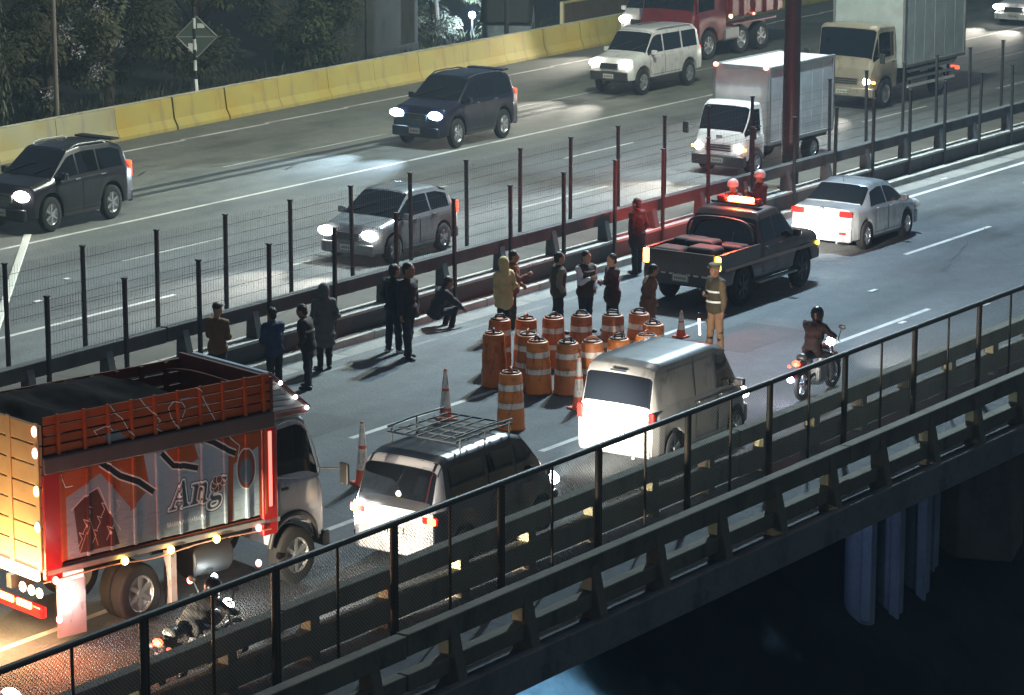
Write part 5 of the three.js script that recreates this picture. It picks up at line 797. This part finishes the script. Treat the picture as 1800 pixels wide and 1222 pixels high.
function person(label, [x, z, turn], { h = 1.7, lean = 0, top, legs = cloth('dark trousers', 0.02, 0.022, 0.03), skin = 0, arms = [[[0.05, -1, 0.16], [0.2, -1, 0.02]], [[0.05, -1, 0.16], [0.2, -1, 0.02]]], stance = [[0.04, 0.0], [-0.04, 0.0]], bent = 0, hip, head = 0, hood, hat, vest, coat, shoes = shoeMat, hair = true, wide = 1, y = 0, bagBelt, group, boots, headTurn = 0, onTurn = 0 }) {
  const o = thing('person', label, 'person', [x, y, z], turn, group), s = h / 1.75, seed = personSeed++;
  const K = q => q * s, hy = hip !== undefined ? hip : K(0.93) - Math.abs(stance[0][0] - stance[1][0]) * 0.05;
  const tilt = p => { const a = -lean; const dx = p.x, dy = p.y - hy; return V(dx * Math.cos(a) - dy * Math.sin(a), hy + dx * Math.sin(a) + dy * Math.cos(a), p.z); };
  const pelvis = V(0, hy, 0), waist = tilt(V(0, hy + K(0.18), 0)), chest = tilt(V(0.015, hy + K(0.38), 0)), neck = tilt(V(-0.005, hy + K(0.56), 0)), hd = tilt(V(K(0.03), hy + K(0.70), 0)).add(V(head * 0.05, -Math.abs(head) * 0.02, 0));
  const body = [], jacket = [], trous = [], feet = [];
  const tw = wide;
  body.push(caps(V(0, hy - 0.01, -K(0.07)), V(0, hy - 0.01, K(0.07)), K(0.105), K(0.105)), caps(pelvis, waist, K(0.11), K(0.105)), caps(waist, chest, K(0.105), K(0.12), { flat: 1.25 }), caps(tilt(V(0, hy + K(0.46), -K(0.13))), tilt(V(0, hy + K(0.46), K(0.13))), K(0.075), K(0.075)), caps(neck, hd, K(0.055), K(0.05)));
  const jr = 0.028;
  jacket.push(caps(V(0, hy - K(coat ? 0.0 : 0.02), -K(0.055)), V(0, hy - K(coat ? 0.0 : 0.02), K(0.055)), K(0.12 * tw) + jr, K(0.12 * tw) + jr), caps(pelvis, waist, K(0.115 * tw) + jr, K(0.112 * tw) + jr, { flat: 1.18 }), caps(waist, chest, K(0.112 * tw) + jr, K(0.122 * tw) + jr, { flat: 1.28 }), caps(tilt(V(0, hy + K(0.46), -K(0.14))), tilt(V(0, hy + K(0.46), K(0.14))), K(0.082) + jr * 0.6, K(0.082) + jr * 0.6), caps(tilt(V(0, hy + K(0.5), 0)), neck, K(0.075), K(0.062)));
  if (coat) jacket.push(caps(V(0, hy, 0), V(0.0, hy - coat, 0), K(0.14) + jr, K(0.15) + jr, { flat: 1.3 }));
  const hands = [];
  for (const [i, sg] of [[0, 1], [1, -1]]) {
    const sh = tilt(V(0, hy + K(0.47), sg * K(0.185 * (tw > 1 ? 1.05 : 1)))), [u, f] = arms[i], ud = V(u[0], u[1], u[2] * sg).normalize(), fd = V(f[0], f[1], f[2] * sg).normalize();
    const el = sh.clone().addScaledVector(ud, K(0.29)), wr = el.clone().addScaledVector(fd, K(0.25));
    body.push(caps(sh, el, K(0.052), K(0.04)), caps(el, wr, K(0.041), K(0.027))); const sl = wr.clone().addScaledVector(fd, -K(0.02));
    jacket.push(caps(sh, el, K(0.06) + jr * 0.75, K(0.048) + jr * 0.5), caps(el, sl, K(0.05) + jr * 0.5, K(0.038) + jr * 0.3));
    hands.push(placeAlong(handGeo, wr, fd, V(0.2, 0, -sg)));
    const [af, kb] = stance[i], spread = stance[i][2] ?? 0.02, hp = V(0, hy - 0.02, sg * K(0.092));
    const th = V(Math.sin(af), -Math.cos(af), sg * spread).normalize(), kn = hp.clone().addScaledVector(th, K(0.43)), sd = V(Math.sin(af - kb), -Math.cos(af - kb), sg * spread * 0.5).normalize(), an = kn.clone().addScaledVector(sd, K(0.42));
    if (hip === undefined) an.y = Math.max(K(0.085), Math.min(an.y, K(0.1) + 0.03));
    body.push(caps(hp, kn, K(0.078), K(0.052)), caps(kn, an, K(0.052), K(0.038)), caps(an, an.clone().add(V(0.03, -K(0.05), 0)), K(0.038), K(0.03)));
    const top0 = boots ? kn.clone().addScaledVector(sd, -0.02) : kn;
    trous.push(caps(hp, kn, K(0.098), K(0.075)), caps(kn, an.clone().add(V(0, 0.0, 0)), K(0.075), K(0.062)));
    const out = sg * (0.04 + 0.02 * (seed % 3));
    feet.push(caps(an.clone().add(V(-0.045, -K(0.045), 0)), an.clone().add(V(0.05, -K(0.045), out * 0.5)), 0.042, 0.043), caps(an.clone().add(V(0.05, -K(0.045), out * 0.5)), an.clone().add(V(0.155, -K(0.05), out)), 0.043, 0.03));
    if (boots) feet.push(caps(top0, an, K(0.07), K(0.056)), caps(an, an.clone().add(V(0, -0.04, 0)), K(0.056), 0.05));
  }
  trous.push(caps(V(0, hy - 0.02, -K(0.06)), V(0, hy - 0.02, K(0.06)), K(0.118), K(0.118)));
  const R = new THREE.Matrix4().makeRotationY(headTurn), hg = headGeo.clone().applyMatrix4(new THREE.Matrix4().makeRotationZ(-lean * 0.35 - head * 0.6)).applyMatrix4(R).scale(s * 1.02, s * 1.05, s * 1.02).translate(hd.x, hd.y, hd.z);
  mesh('body', [sdMesh(body, 0.018, 0.03), hg, ...hands], skins[skin], o);
  const crease = (a, y0) => (X, Y, Z) => a * (vnoise(X * 9 + seed * 7, Y * 14, 0, seed) + 0.6 * vnoise(X * 20 + Z * 22, Y * 26 + Z * 10, 0, seed + 3) - 0.8);
  mesh(coat ? 'coat' : 'jacket', sdMesh(jacket, 0.017, 0.03, crease(0.026)), top, o);
  mesh('trousers', sdMesh(trous, 0.018, 0.03, crease(0.022)), legs, o);
  mesh(boots ? 'boots' : 'shoes', sdMesh(feet, 0.015, 0.02), boots || shoes, o);
  const onHead = g => g.applyMatrix4(new THREE.Matrix4().makeRotationZ(-lean * 0.35 - head * 0.6)).applyMatrix4(R).scale(s, s, s).translate(hd.x, hd.y, hd.z);
  if (hood) mesh('hood', onHead(sdMesh([{ c: V(-0.03, 0.03, 0), r: [0.13, 0.15, 0.118] }, caps([-0.05, -0.08, 0], [-0.05, -0.15, 0], 0.1, 0.12), { c: V(0.13, 0.0, 0), r: [0.08, 0.12, 0.08], cut: 1 }], 0.011, 0.04)), top, o);
  else if (hat === 'cap') mesh('cap', onHead(sdMesh([{ c: V(-0.01, 0.07, 0), r: [0.112, 0.085, 0.092] }, caps([0.1, 0.075, -0.045], [0.1, 0.075, 0.045], 0.014, 0.014), caps([0.16, 0.065, -0.03], [0.16, 0.065, 0.03], 0.01, 0.01), { c: V(0.13, 0.07, 0), r: [0.07, 0.011, 0.07] }, { c: V(0.02, -0.02, 0), r: [0.1, 0.06, 0.09], cut: 1 }], 0.009, 0.015)), hairMat, o);
  else if (hat === 'helmet' || hat === 'visor helmet') { const hm = mesh('helmet', onHead(sdMesh([{ c: V(-0.005, 0.045, 0), r: [0.15, 0.145, 0.132] }, ...(hat === 'helmet' ? [{ c: V(0.03, -0.075, 0), r: [0.16, 0.1, 0.15], cut: 1 }, caps([0.11, 0.02, -0.06], [0.11, 0.02, 0.06], 0.022, 0.022)] : [caps([0, -0.03, 0], [0.03, -0.09, 0], 0.125, 0.105)])], 0.012, 0.03)), bagBelt || M('pale helmet', { color: lin(0.45, 0.43, 0.4), roughness: 0.4 }), o); }
  else if (hat === 'peaked') mesh('peaked_cap', onHead(sdMesh([{ c: V(-0.01, 0.12, 0), r: [0.14, 0.035, 0.13] }, { c: V(-0.01, 0.08, 0), r: [0.108, 0.06, 0.092] }, { c: V(0.12, 0.07, 0), r: [0.06, 0.012, 0.07] }, { c: V(0.02, -0.02, 0), r: [0.1, 0.07, 0.09], cut: 1 }], 0.009, 0.012)), cloth('khaki cap', 0.12, 0.10, 0.06), o);
  else if (hair) mesh('hair', onHead(sdMesh([{ c: V(-0.025, 0.055, 0), r: [0.108, 0.1, 0.088] }, { c: V(-0.06, -0.02, 0), r: [0.065, 0.08, 0.074] }, { c: V(0.09, -0.02, 0), r: [0.075, 0.09, 0.085], cut: 1 }], 0.009, 0.02, (X, Y, Z) => 0.012 * (vnoise(X * 60, Y * 60 + Z * 50, 0, seed) - 0.5))), hairMat, o);
  if (vest) { const v = mesh('vest', sdMesh(jacket.slice(0, 4).map(p => ({ ...p, ra: p.ra + 0.014, rb: p.rb + 0.014 })), 0.017, 0.03, crease(0.008)), vest.mat, o);
    if (vest.stripe) for (const f of vest.stripe) { const c = tilt(V(0.0, hy + K(f), 0)); mesh('reflective_band', joined(lathe([[0.19, -0.022], [0.197, -0.018], [0.197, 0.018], [0.19, 0.022]], 28).scale(K(0.9), 1, K(1.06)).rotateZ(-lean).translate(c.x, c.y, c.z)), vest.tape, v); } }
  return o;
}
const UP2 = [[0.05, -1, 0.16], [0.25, -1, 0.02]], FOLD = [[[0.15, -1, 0.12], [0.9, 0.05, -0.75]], [[0.15, -1, 0.12], [0.9, 0.12, -0.75]]], POCKET = [[[-0.2, -1, 0.3], [0.55, -0.9, -0.45]], [[-0.2, -1, 0.3], [0.55, -0.9, -0.45]]], PHONE = [[[0.35, -0.9, 0.1], [0.9, 0.45, -0.4]], [[0.1, -1, 0.15], [0.6, -0.5, -0.4]]];
const G1 = 'people waiting along the median';
person('person in a brown jacket and black peaked cap, leftmost by the median', [42.45, -36.6, 0.1], { h: 1.76, top: cloth('brown jacket', 0.13, 0.06, 0.03), skin: 0, hat: 'cap', arms: FOLD, group: G1 });
person('person in a dark blue jacket seen from behind above the orange truck', [43.05, -35.7, 1.2], { h: 1.66, top: cloth('navy jacket', 0.022, 0.035, 0.08), skin: 1, arms: PHONE, lean: 0.08, group: G1 });
person('person in dark clothes with pale straps nearest the truck cab', [43.75, -35.45, 1.9], { h: 1.64, top: cloth('dark plum jacket', 0.03, 0.02, 0.025), skin: 1, arms: POCKET, lean: 0.1, head: 0.4, vest: { mat: cloth('dark pack', 0.025, 0.02, 0.02), stripe: [0.3], tape: cloth('pale strap', 0.35, 0.28, 0.26) }, group: G1 });
person('person in a long grey hooded coat leaning towards the median railing', [45.2, -36.2, 1.0], { h: 1.7, top: cloth('grey hood coat', 0.09, 0.09, 0.085), hood: true, skin: 1, coat: 0.3, arms: POCKET, group: G1 });
person('person all in black, left of the two standing close together', [47.2, -36.0, -0.3], { h: 1.8, top: cloth('black jacket', 0.014, 0.015, 0.018), skin: 1, arms: POCKET, stance: [[0.06, 0], [-0.08, 0]], shoes: paleShoe, group: G1 });
person('tall person all in black in the middle of the closed lane', [46.9, -35.42, -1.5], { h: 1.95, top: cloth('black jacket', 0.012, 0.013, 0.016), skin: 1, arms: UP2 && [[[0.0, -1, 0.2], [0.1, -1, 0.05]], [[0.0, -1, 0.2], [0.1, -1, 0.05]]], stance: [[0.1, 0], [-0.1, 0]], coat: 0.05, group: G1 });
person('person in dark sports clothes with white sleeve stripes sitting on the kerb', [49.6, -36.75, -0.5], { h: 1.68, hip: 0.32, lean: 0.42, head: 0.3, top: cloth('dark tracksuit', 0.025, 0.025, 0.03), skin: 1, arms: [[[0.75, -0.7, 0.1], [0.75, -0.65, -0.1]], [[0.75, -0.7, 0.1], [0.75, -0.65, -0.1]]], stance: [[1.75, 2.0, 0.12], [1.6, 1.9, 0.14]], shoes: paleShoe, group: G1 });
person('person in a pale yellow hooded jacket seen from behind', [49.7, -35.05, 1.3], { h: 1.64, top: cloth('pale yellow jacket', 0.50, 0.40, 0.19), hood: true, skin: 0, coat: 0.14, arms: POCKET, group: G1 });
person('person in a rust coloured top half hidden by the yellow hood', [50.45, -35.35, -1.0], { h: 1.64, top: cloth('rust top', 0.17, 0.06, 0.03), skin: 0, arms: PHONE, legs: cloth('olive trousers', 0.06, 0.055, 0.03), group: G1 });
const vestDark = cloth('police vest', 0.05, 0.045, 0.03), tapeW = cloth('grey tape', 0.4, 0.4, 0.38);
person('man in an olive vest and grey sleeves facing the drums, left of the pair', [50.6, -34.3, -0.7], { h: 1.7, top: cloth('grey shirt', 0.17, 0.16, 0.13), skin: 2, arms: POCKET, vest: { mat: vestDark }, group: G1 });
person('man in a dark vest with white sleeves holding papers', [50.95, -33.85, -1.9], { h: 1.72, top: cloth('white shirt', 0.55, 0.55, 0.6), skin: 2, arms: PHONE, vest: { mat: cloth('brown vest', 0.045, 0.03, 0.02), stripe: [0.42], tape: tapeW }, group: G1 });
person('person in dark maroon standing just right of the man with white sleeves', [51.35, -33.45, 2.6], { h: 1.64, top: cloth('maroon coat', 0.04, 0.012, 0.014), skin: 0, arms: FOLD, coat: 0.15, group: G1 });
person('stooped person in a brown long coat by the pickup tail', [51.0, -32.35, -0.6], { h: 1.6, top: cloth('brown long coat', 0.12, 0.06, 0.035), skin: 1, arms: POCKET, coat: 0.35, lean: 0.12, head: 0.35, group: G1 });
{
  const tan = cloth('khaki uniform', 0.19, 0.115, 0.06);
  const o = person('traffic officer in khaki with black boots and reflective vest holding a light baton', [50.95, -30.7, 2.75], { h: 1.82, top: cloth('khaki shirt', 0.1, 0.07, 0.035), legs: tan, skin: 1, hat: 'peaked', arms: [[[0.12, -1, 0.14], [0.75, 0.25, -0.6]], [[-0.02, -1, 0.25], [0.12, -1, 0.08]]], stance: [[0.05, 0, 0.06], [-0.05, 0, 0.06]], boots: M('black leather boots', { color: lin(0.012, 0.012, 0.014), roughness: 0.3 }), vest: { mat: cloth('olive officer vest', 0.045, 0.038, 0.02), stripe: [0.1, 0.3], tape: M('bright tape', { color: lin(0.75, 0.74, 0.7), roughness: 0.35 }) } });
  const b = thing('light_baton', 'glowing red and white light baton hanging by the traffic officer\u2019s leg', 'light baton', [50.52, 0.66, -30.82]);
  mesh('handle', cyl(0.016, 0.016, 0.12, 0, 0.1, 0, 10), S.plastic, b); mesh('glowing_tube', [cyl(0.02, 0.022, 0.34, 0, -0.24, 0, 12), ball(0.02, 0.02, 0.02, 0, -0.24, 0)], glow('baton glow', 1, 0.5, 0.4, 9), b); b.rotation.z = 0.12;
}
person('dark figure standing alone at the median fence behind the pickup', [56.9, -36.4, 1.4], { h: 1.72, top: cloth('black coat', 0.02, 0.015, 0.015), skin: 1, coat: 0.2, arms: POCKET });
person('person with white helmet left of the red beacon', [60.4, -35.95, 3.0], { h: 1.7, top: cloth('reddish jacket', 0.12, 0.05, 0.04), skin: 1, hat: 'helmet', arms: FOLD, group: 'helmeted people behind the pickup' });
person('person with white helmet right of the red beacon', [62.0, -36.15, 2.6], { h: 1.68, top: cloth('dark jacket', 0.03, 0.02, 0.02), skin: 1, hat: 'helmet', arms: PHONE, group: 'helmeted people behind the pickup' });

// ------------------------------------------------------------ motorcycles with riders
function motorcycle(label, x, z, turn, tint, lampK) {
  const o = thing('motorcycle', label, 'motorcycle', [x, 0, z], turn), r = 0.3, red = paint('bike paint ' + tint, ...(tint === 'red' ? [0.2, 0.01, 0.01] : [0.015, 0.015, 0.02]));
  for (const wx of [-0.62, 0.66]) { const w = new THREE.Group(); w.name = 'wheel'; w.position.set(wx, r, 0); o.add(w); mesh('tyre', new THREE.TorusGeometry(r - 0.05, 0.052, 10, 26), S.black, w); mesh('rim', [new THREE.TorusGeometry(r - 0.1, 0.014, 6, 24), ...[0, 1, 2, 3, 4].map(i => bx(0.03, 0.22, 0.025, 0, 0.1, 0).rotateZ(i * 1.2566)), cyl(0.04, 0.04, 0.1, 0, -0.05, 0, 10).rotateX(PI / 2)], S.rim, w); }
  each('fork', [rod(V(0.66, 0.3, 0.07), V(0.42, 0.92, 0.08), 0.02), rod(V(0.66, 0.3, -0.07), V(0.42, 0.92, -0.08), 0.02)], S.steel, o);
  mesh('frame', [rod(V(0.42, 0.85, 0), V(-0.1, 0.42, 0), 0.025), rod(V(-0.1, 0.42, 0), V(-0.62, 0.3, 0.06), 0.022), rod(V(-0.1, 0.42, 0), V(-0.62, 0.3, -0.06), 0.022), rod(V(0.3, 0.75, 0), V(-0.7, 0.72, 0), 0.025)], S.steelDark, o);
  mesh('engine', [bx(0.34, 0.28, 0.24, 0.05, 0.42, 0, 0.05), cyl(0.09, 0.08, 0.2, 0.16, 0.48, 0, 14)], S.steel, o);
  mesh('fuel_tank', ball(0.26, 0.13, 0.13, 0.18, 0.83, 0, 18, 12), red, o);
  mesh('seat', sdMesh([caps([-0.05, 0.79, 0], [-0.66, 0.83, 0], 0.075, 0.085, { flat: 1.35 })], 0.02), S.plastic, o);
  mesh('tail_fairing', [bx(0.3, 0.12, 0.16, -0.72, 0.74, 0, 0.04), bx(0.16, 0.05, 0.14, -0.84, 0.6, 0, 0.02)], red, o);
  mesh('mudguard', [tube([[0.36, 0.56, 0], [0.55, 0.67, 0], [0.78, 0.64, 0], [0.95, 0.46, 0]], 0.045, 12, 6), tube([[-0.95, 0.52, 0], [-0.72, 0.66, 0], [-0.45, 0.6, 0]], 0.05, 12, 6)], red, o);
  mesh('handlebar', [tube([[0.22, 1.02, -0.36], [0.36, 1.05, -0.2], [0.4, 0.98, 0], [0.36, 1.05, 0.2], [0.22, 1.02, 0.36]], 0.014, 24, 6)], S.steel, o);
  mesh('exhaust', tube([[0.1, 0.3, 0.14], [-0.2, 0.28, 0.16], [-0.75, 0.4, 0.17]], 0.04, 14, 8), S.chrome, o);
  for (const q of [1, -1]) mesh('mirror', [rod(V(0.3, 1.05, q * 0.28), V(0.26, 1.26, q * 0.36), 0.01), ball(0.02, 0.05, 0.075, 0.25, 1.3, q * 0.38)], S.plastic, o);
  mesh('headlight', ball(0.07, 0.09, 0.09, 0.55, 0.92, 0), headGlow, o); spot(o, [0.7, 0.92, 0], [8, 0, 0], lin(1, 0.93, 0.82), 220, 0.4, 0.8, 3);
  mesh('tail_light', ball(0.05, 0.06, 0.085, -0.9, 0.76, 0), glow('bike tail lamp ' + tint, 1, 0.09, 0.03, lampK), o);
  for (const q of [1, -1]) mesh('indicator', ball(0.03, 0.03, 0.04, -0.86, 0.68, q * 0.16), tailGlow, o);
  const l = new THREE.PointLight(lin(1, 0.2, 0.1), 1.1, 0, 2); l.position.set(-1.05, 0.76, 0); l.name = 'tail_glow'; o.add(l);
  return o;
}
{
  const m = motorcycle('motorcycle with glowing red tail lamp and blue white lower lamp ahead of the white van', 49.0, -27.25, 0.05, 'red', 4);
  mesh('lower_lamp', ball(0.05, 0.06, 0.07, -0.92, 0.44, -0.1), glow('blue white bike lamp', 0.75, 0.8, 1, 34), m);
  const l = new THREE.PointLight(lin(0.7, 0.75, 1), 1.2, 0, 2); l.position.set(-1.15, 0.4, -0.1); l.name = 'lamp_glow'; m.add(l);
  const SIT = { hip: 0.93, lean: 0.22, arms: [[[0.75, -0.6, 0.2], [0.85, -0.35, -0.1]], [[0.75, -0.6, 0.2], [0.85, -0.35, -0.1]]], stance: [[1.15, 1.25, 0.32], [1.15, 1.25, 0.32]], y: -0.02 };
  person('rider in a dark red jacket on the motorcycle in the right lane', [48.8, -27.25, 0.05], { ...SIT, h: 1.62, top: cloth('dark red jacket', 0.016, 0.006, 0.007), skin: 1, hat: 'visor helmet', bagBelt: M('black helmet', { color: lin(0.02, 0.018, 0.02), roughness: 0.3 }), wide: 1.12 });
  motorcycle('motorcycle with bright red tail lamp beside the orange truck at the lower left', 29.65, -25.95, 0, 'black', 7);
  person('dark rider bent over the motorcycle at the lower left', [29.4, -25.95, 0], { ...SIT, lean: 0.85, h: 1.55, hip: 0.86, top: cloth('black rider jacket', 0.016, 0.016, 0.018), skin: 1, hat: 'visor helmet', bagBelt: M('black helmet', {}), wide: 1.1 });
}

// ------------------------------------------------------------ trees and shrubs beyond the far barrier
const leafMats = [[0.06, 0.075, 0.035], [0.085, 0.09, 0.055], [0.05, 0.055, 0.03], [0.17, 0.18, 0.14]].map(([r, g, b], i) => M('foliage ' + i, { color: lin(r, g, b), roughness: 0.85, side: THREE.DoubleSide, vertexColors: true }));
const barkMat = M('bark', { color: lin(0.09, 0.075, 0.06), map: T.bark, roughness: 0.95, bumpMap: T.bark, bumpScale: 0.02 });
function leaves(items) { // [{p, d, s, tint}] -> two-sided bent leaf clumps
  const n = items.length, pos = new Float32Array(n * 12 * 3), col = new Float32Array(n * 12 * 3), a = V(), b = V(), c = V(); let o = 0;
  for (const { p, d, s, w, tint } of items) {
    a.copy(d).normalize(); b.set(d.z, 0.3, -d.x).normalize(); c.copy(a).cross(b).normalize();
    const q = (u, v, k) => [p.x + a.x * u * s + b.x * v * w + c.x * k * w, p.y + a.y * u * s + b.y * v * w + c.y * k * w, p.z + a.z * u * s + b.z * v * w + c.z * k * w];
    for (const f of [[q(0, 0, 0), q(0.5, 1, 0.3), q(0.55, 0, 0)], [q(0.55, 0, 0), q(0.5, 1, 0.3), q(1, 0, -0.3)], [q(0, 0, 0), q(0.55, 0, 0), q(0.5, -1, 0.3)], [q(0.55, 0, 0), q(1, 0, -0.3), q(0.5, -1, 0.3)]]) for (const v of f) { pos.set(v, o); col.set([tint, tint, tint * 0.95], o); o += 3; }
  }
  const g = new THREE.BufferGeometry(); g.setAttribute('position', new THREE.BufferAttribute(pos, 3)); g.setAttribute('color', new THREE.BufferAttribute(col, 3)); g.computeVertexNormals(); g.setAttribute('uv', new THREE.BufferAttribute(new Float32Array(n * 24), 2)); return g;
}
function tree(label, [x, y, z], { h, r, n, mat, weep = 0, seed, leaf = 0.16, low = 0.15, clumps = 26 }) {
  const t = thing('tree', label, 'tree', [x, y, z]), R = rngOf(seed), limbs = [];
  limbs.push(tube([[0, -0.5, 0], [0.1, h * 0.25, 0.05], [-0.08, h * 0.5, 0.1], [0.05, h * 0.8, 0]], 0.17, 12, 8)); const items = [];
  for (let k = 0; k < clumps; k++) {
    const a = R() * 6.283, u = Math.sqrt(R()), cy = h * lerp(low, 1, R()), f = Math.sin(Math.PI * clamp((cy / h - low) / (1.12 - low) * 0.9 + 0.1)), c = V(Math.cos(a) * r * u * f, cy, Math.sin(a) * r * u * f), cr = r * (0.18 + 0.22 * R()), tone = 0.45 + 0.9 * R();
    limbs.push(tube([[0, Math.min(cy * 0.6, h * 0.55), 0], [c.x * 0.5, lerp(cy * 0.6, cy, 0.6), c.z * 0.5], [c.x, cy, c.z]], 0.035, 6, 5));
    const m = Math.round(n / clumps);
    if (weep) { const strands = Math.round(m / 16); for (let q = 0; q < strands; q++) { const b = R() * 6.283, e = cr * 1.2 * Math.sqrt(R()), p = V(c.x + Math.cos(b) * e, c.y + cr * 0.5 * R(), c.z + Math.sin(b) * e), L = weep * (0.5 + R()); for (let i = 0; i < 16; i++) { const f2 = i / 16; items.push({ p: V(p.x + Math.cos(b) * 0.35 * f2 + (R() - 0.5) * 0.12, p.y - L * f2, p.z + Math.sin(b) * 0.35 * f2 + (R() - 0.5) * 0.12), d: V((R() - 0.5) * 0.7, -1, (R() - 0.5) * 0.7), s: leaf * (0.8 + R() * 0.8), w: leaf * 0.16, tint: tone * (0.6 + R() * 0.8) }); } } }
    else for (let i = 0; i < m; i++) { const d = V(R() - 0.5, R() - 0.5, R() - 0.5).normalize(), q = cr * Math.cbrt(R()); items.push({ p: V(c.x + d.x * q * 1.2, c.y + d.y * q * 0.8, c.z + d.z * q * 1.2), d: V(d.x + (R() - 0.5), d.y - 0.35 + (R() - 0.5) * 0.6, d.z + (R() - 0.5)), s: leaf * (0.7 + R() * 0.8), w: leaf * 0.3, tint: tone * (0.55 + R() * 0.9) }); }
  }
  mesh('trunk', limbs, barkMat, t);
  const g = leaves(items.filter(i => y + i.p.y > -1.2)); mesh('crown', g, leafMats[mat], t, true, true); return t;
}
tree('pale green weeping tree filling the top left corner', [59.6, -0.6, -63.4], { h: 6.2, r: 2.7, n: 17000, mat: 3, weep: 1.7, seed: 11, leaf: 0.2, low: 0.2, clumps: 40 });
tree('drooping low tree with twiggy edge right of the weeping one', [62.0, -0.6, -64.6], { h: 2.6, r: 1.3, n: 5000, mat: 1, weep: 0.8, seed: 12, leaf: 0.18, clumps: 18 });
tree('dark leafy tree behind the slim grey lamp post', [65.0, -0.6, -66.4], { h: 6.5, r: 2.4, n: 9000, mat: 2, seed: 13, clumps: 30 });
tree('olive green tree with pale flower clusters left of the diamond sign', [68.2, -0.6, -65.6], { h: 5.2, r: 2.0, n: 9000, mat: 1, seed: 14, clumps: 28, leaf: 0.17 });
tree('dark tree right behind the diamond sign', [72.3, -0.6, -66.8], { h: 6.5, r: 2.5, n: 8000, mat: 2, seed: 15, clumps: 28 });
tree('dim tall tree halfway between the sign and the grey wall', [77.2, -0.6, -67.2], { h: 6.8, r: 2.7, n: 8000, mat: 2, seed: 16, clumps: 28 });
tree('dark green tree against the left end of the grey wall', [81.8, -0.6, -66.2], { h: 5.5, r: 1.9, n: 8000, mat: 0, seed: 17, clumps: 26 });
tree('thin tree lit blue white around the small lamp', [92.0, -0.6, -68.2], { h: 4.2, r: 1.7, n: 5000, mat: 3, seed: 18, clumps: 24, leaf: 0.15 });
tree('leafy tree hanging over the shed beside the small lamp', [94.6, -0.6, -67.6], { h: 4.6, r: 1.3, n: 4000, mat: 1, seed: 19, clumps: 20 });
tree('dark tree behind the brown hoarding', [103.5, -0.6, -69.5], { h: 6, r: 2.6, n: 6000, mat: 2, seed: 20, clumps: 26 });
{ // flower clusters of the olive tree
  const R = rngOf(31), it = []; for (const [fx, fy, fz] of [[67.3, 2.6, -63.9], [67.7, 2.0, -63.8], [69.9, 2.1, -64.2], [68.9, 3.2, -64], [66.2, 0.9, -63.6], [68.6, 1.3, -63.8]]) for (let i = 0; i < 70; i++) it.push({ p: V(fx + (R() - 0.5) * 0.5, fy + (R() - 0.5) * 0.45, fz + (R() - 0.5) * 0.4), d: V(R() - 0.5, R() - 0.3, R() - 0.5), s: 0.09, w: 0.035, tint: 0.6 + R() * 0.8 });
  const f = mesh('blossom', leaves(it), M('pale blossom', { color: lin(0.34, 0.33, 0.36), roughness: 0.8, side: THREE.DoubleSide, vertexColors: true }), scene, true, true); f.userData = { kind: 'stuff', label: 'pale blossom clusters on the olive green tree', category: 'blossom' };
}
{ // undergrowth behind the barrier and scrub under the bridge
  const R = rngOf(41), it = []; for (let i = 0; i < 9000; i++) { const x = 52 + R() * 66, z = -61.4 - (x - 64) * 0.036 - R() * 5.5; it.push({ p: V(x, -0.5 + R() * 0.5 * fbm(x * 0.5, z * 0.5, 0, 3, 2), z), d: V((R() - 0.5) * 1.2, 1, (R() - 0.5) * 1.2), s: 0.2 + R() * 0.25, w: 0.03, tint: 0.4 + R() * 0.7 }); }
  const u = mesh('undergrowth', leaves(it), leafMats[2], scene, true, true); u.userData = { kind: 'stuff', label: 'dark undergrowth behind the yellow barrier', category: 'undergrowth' };
  const s = []; for (let i = 0; i < 2600; i++) { const x = 40 + R() * 16, z = -27 - R() * 8; s.push({ p: V(x, -8.6 + R() * 0.8, z), d: V((R() - 0.5) * 1.3, 1, (R() - 0.5) * 1.3), s: 0.25 + R() * 0.4, w: 0.05, tint: 0.5 + R() }); }
  const q = mesh('scrub', leaves(s), leafMats[3], scene, true, true); q.userData = { kind: 'stuff', label: 'scrub growing under the bridge', category: 'scrub' };
}

camera.updateMatrixWorld(); scene.updateMatrixWorld(true);
renderer.render(scene, camera);
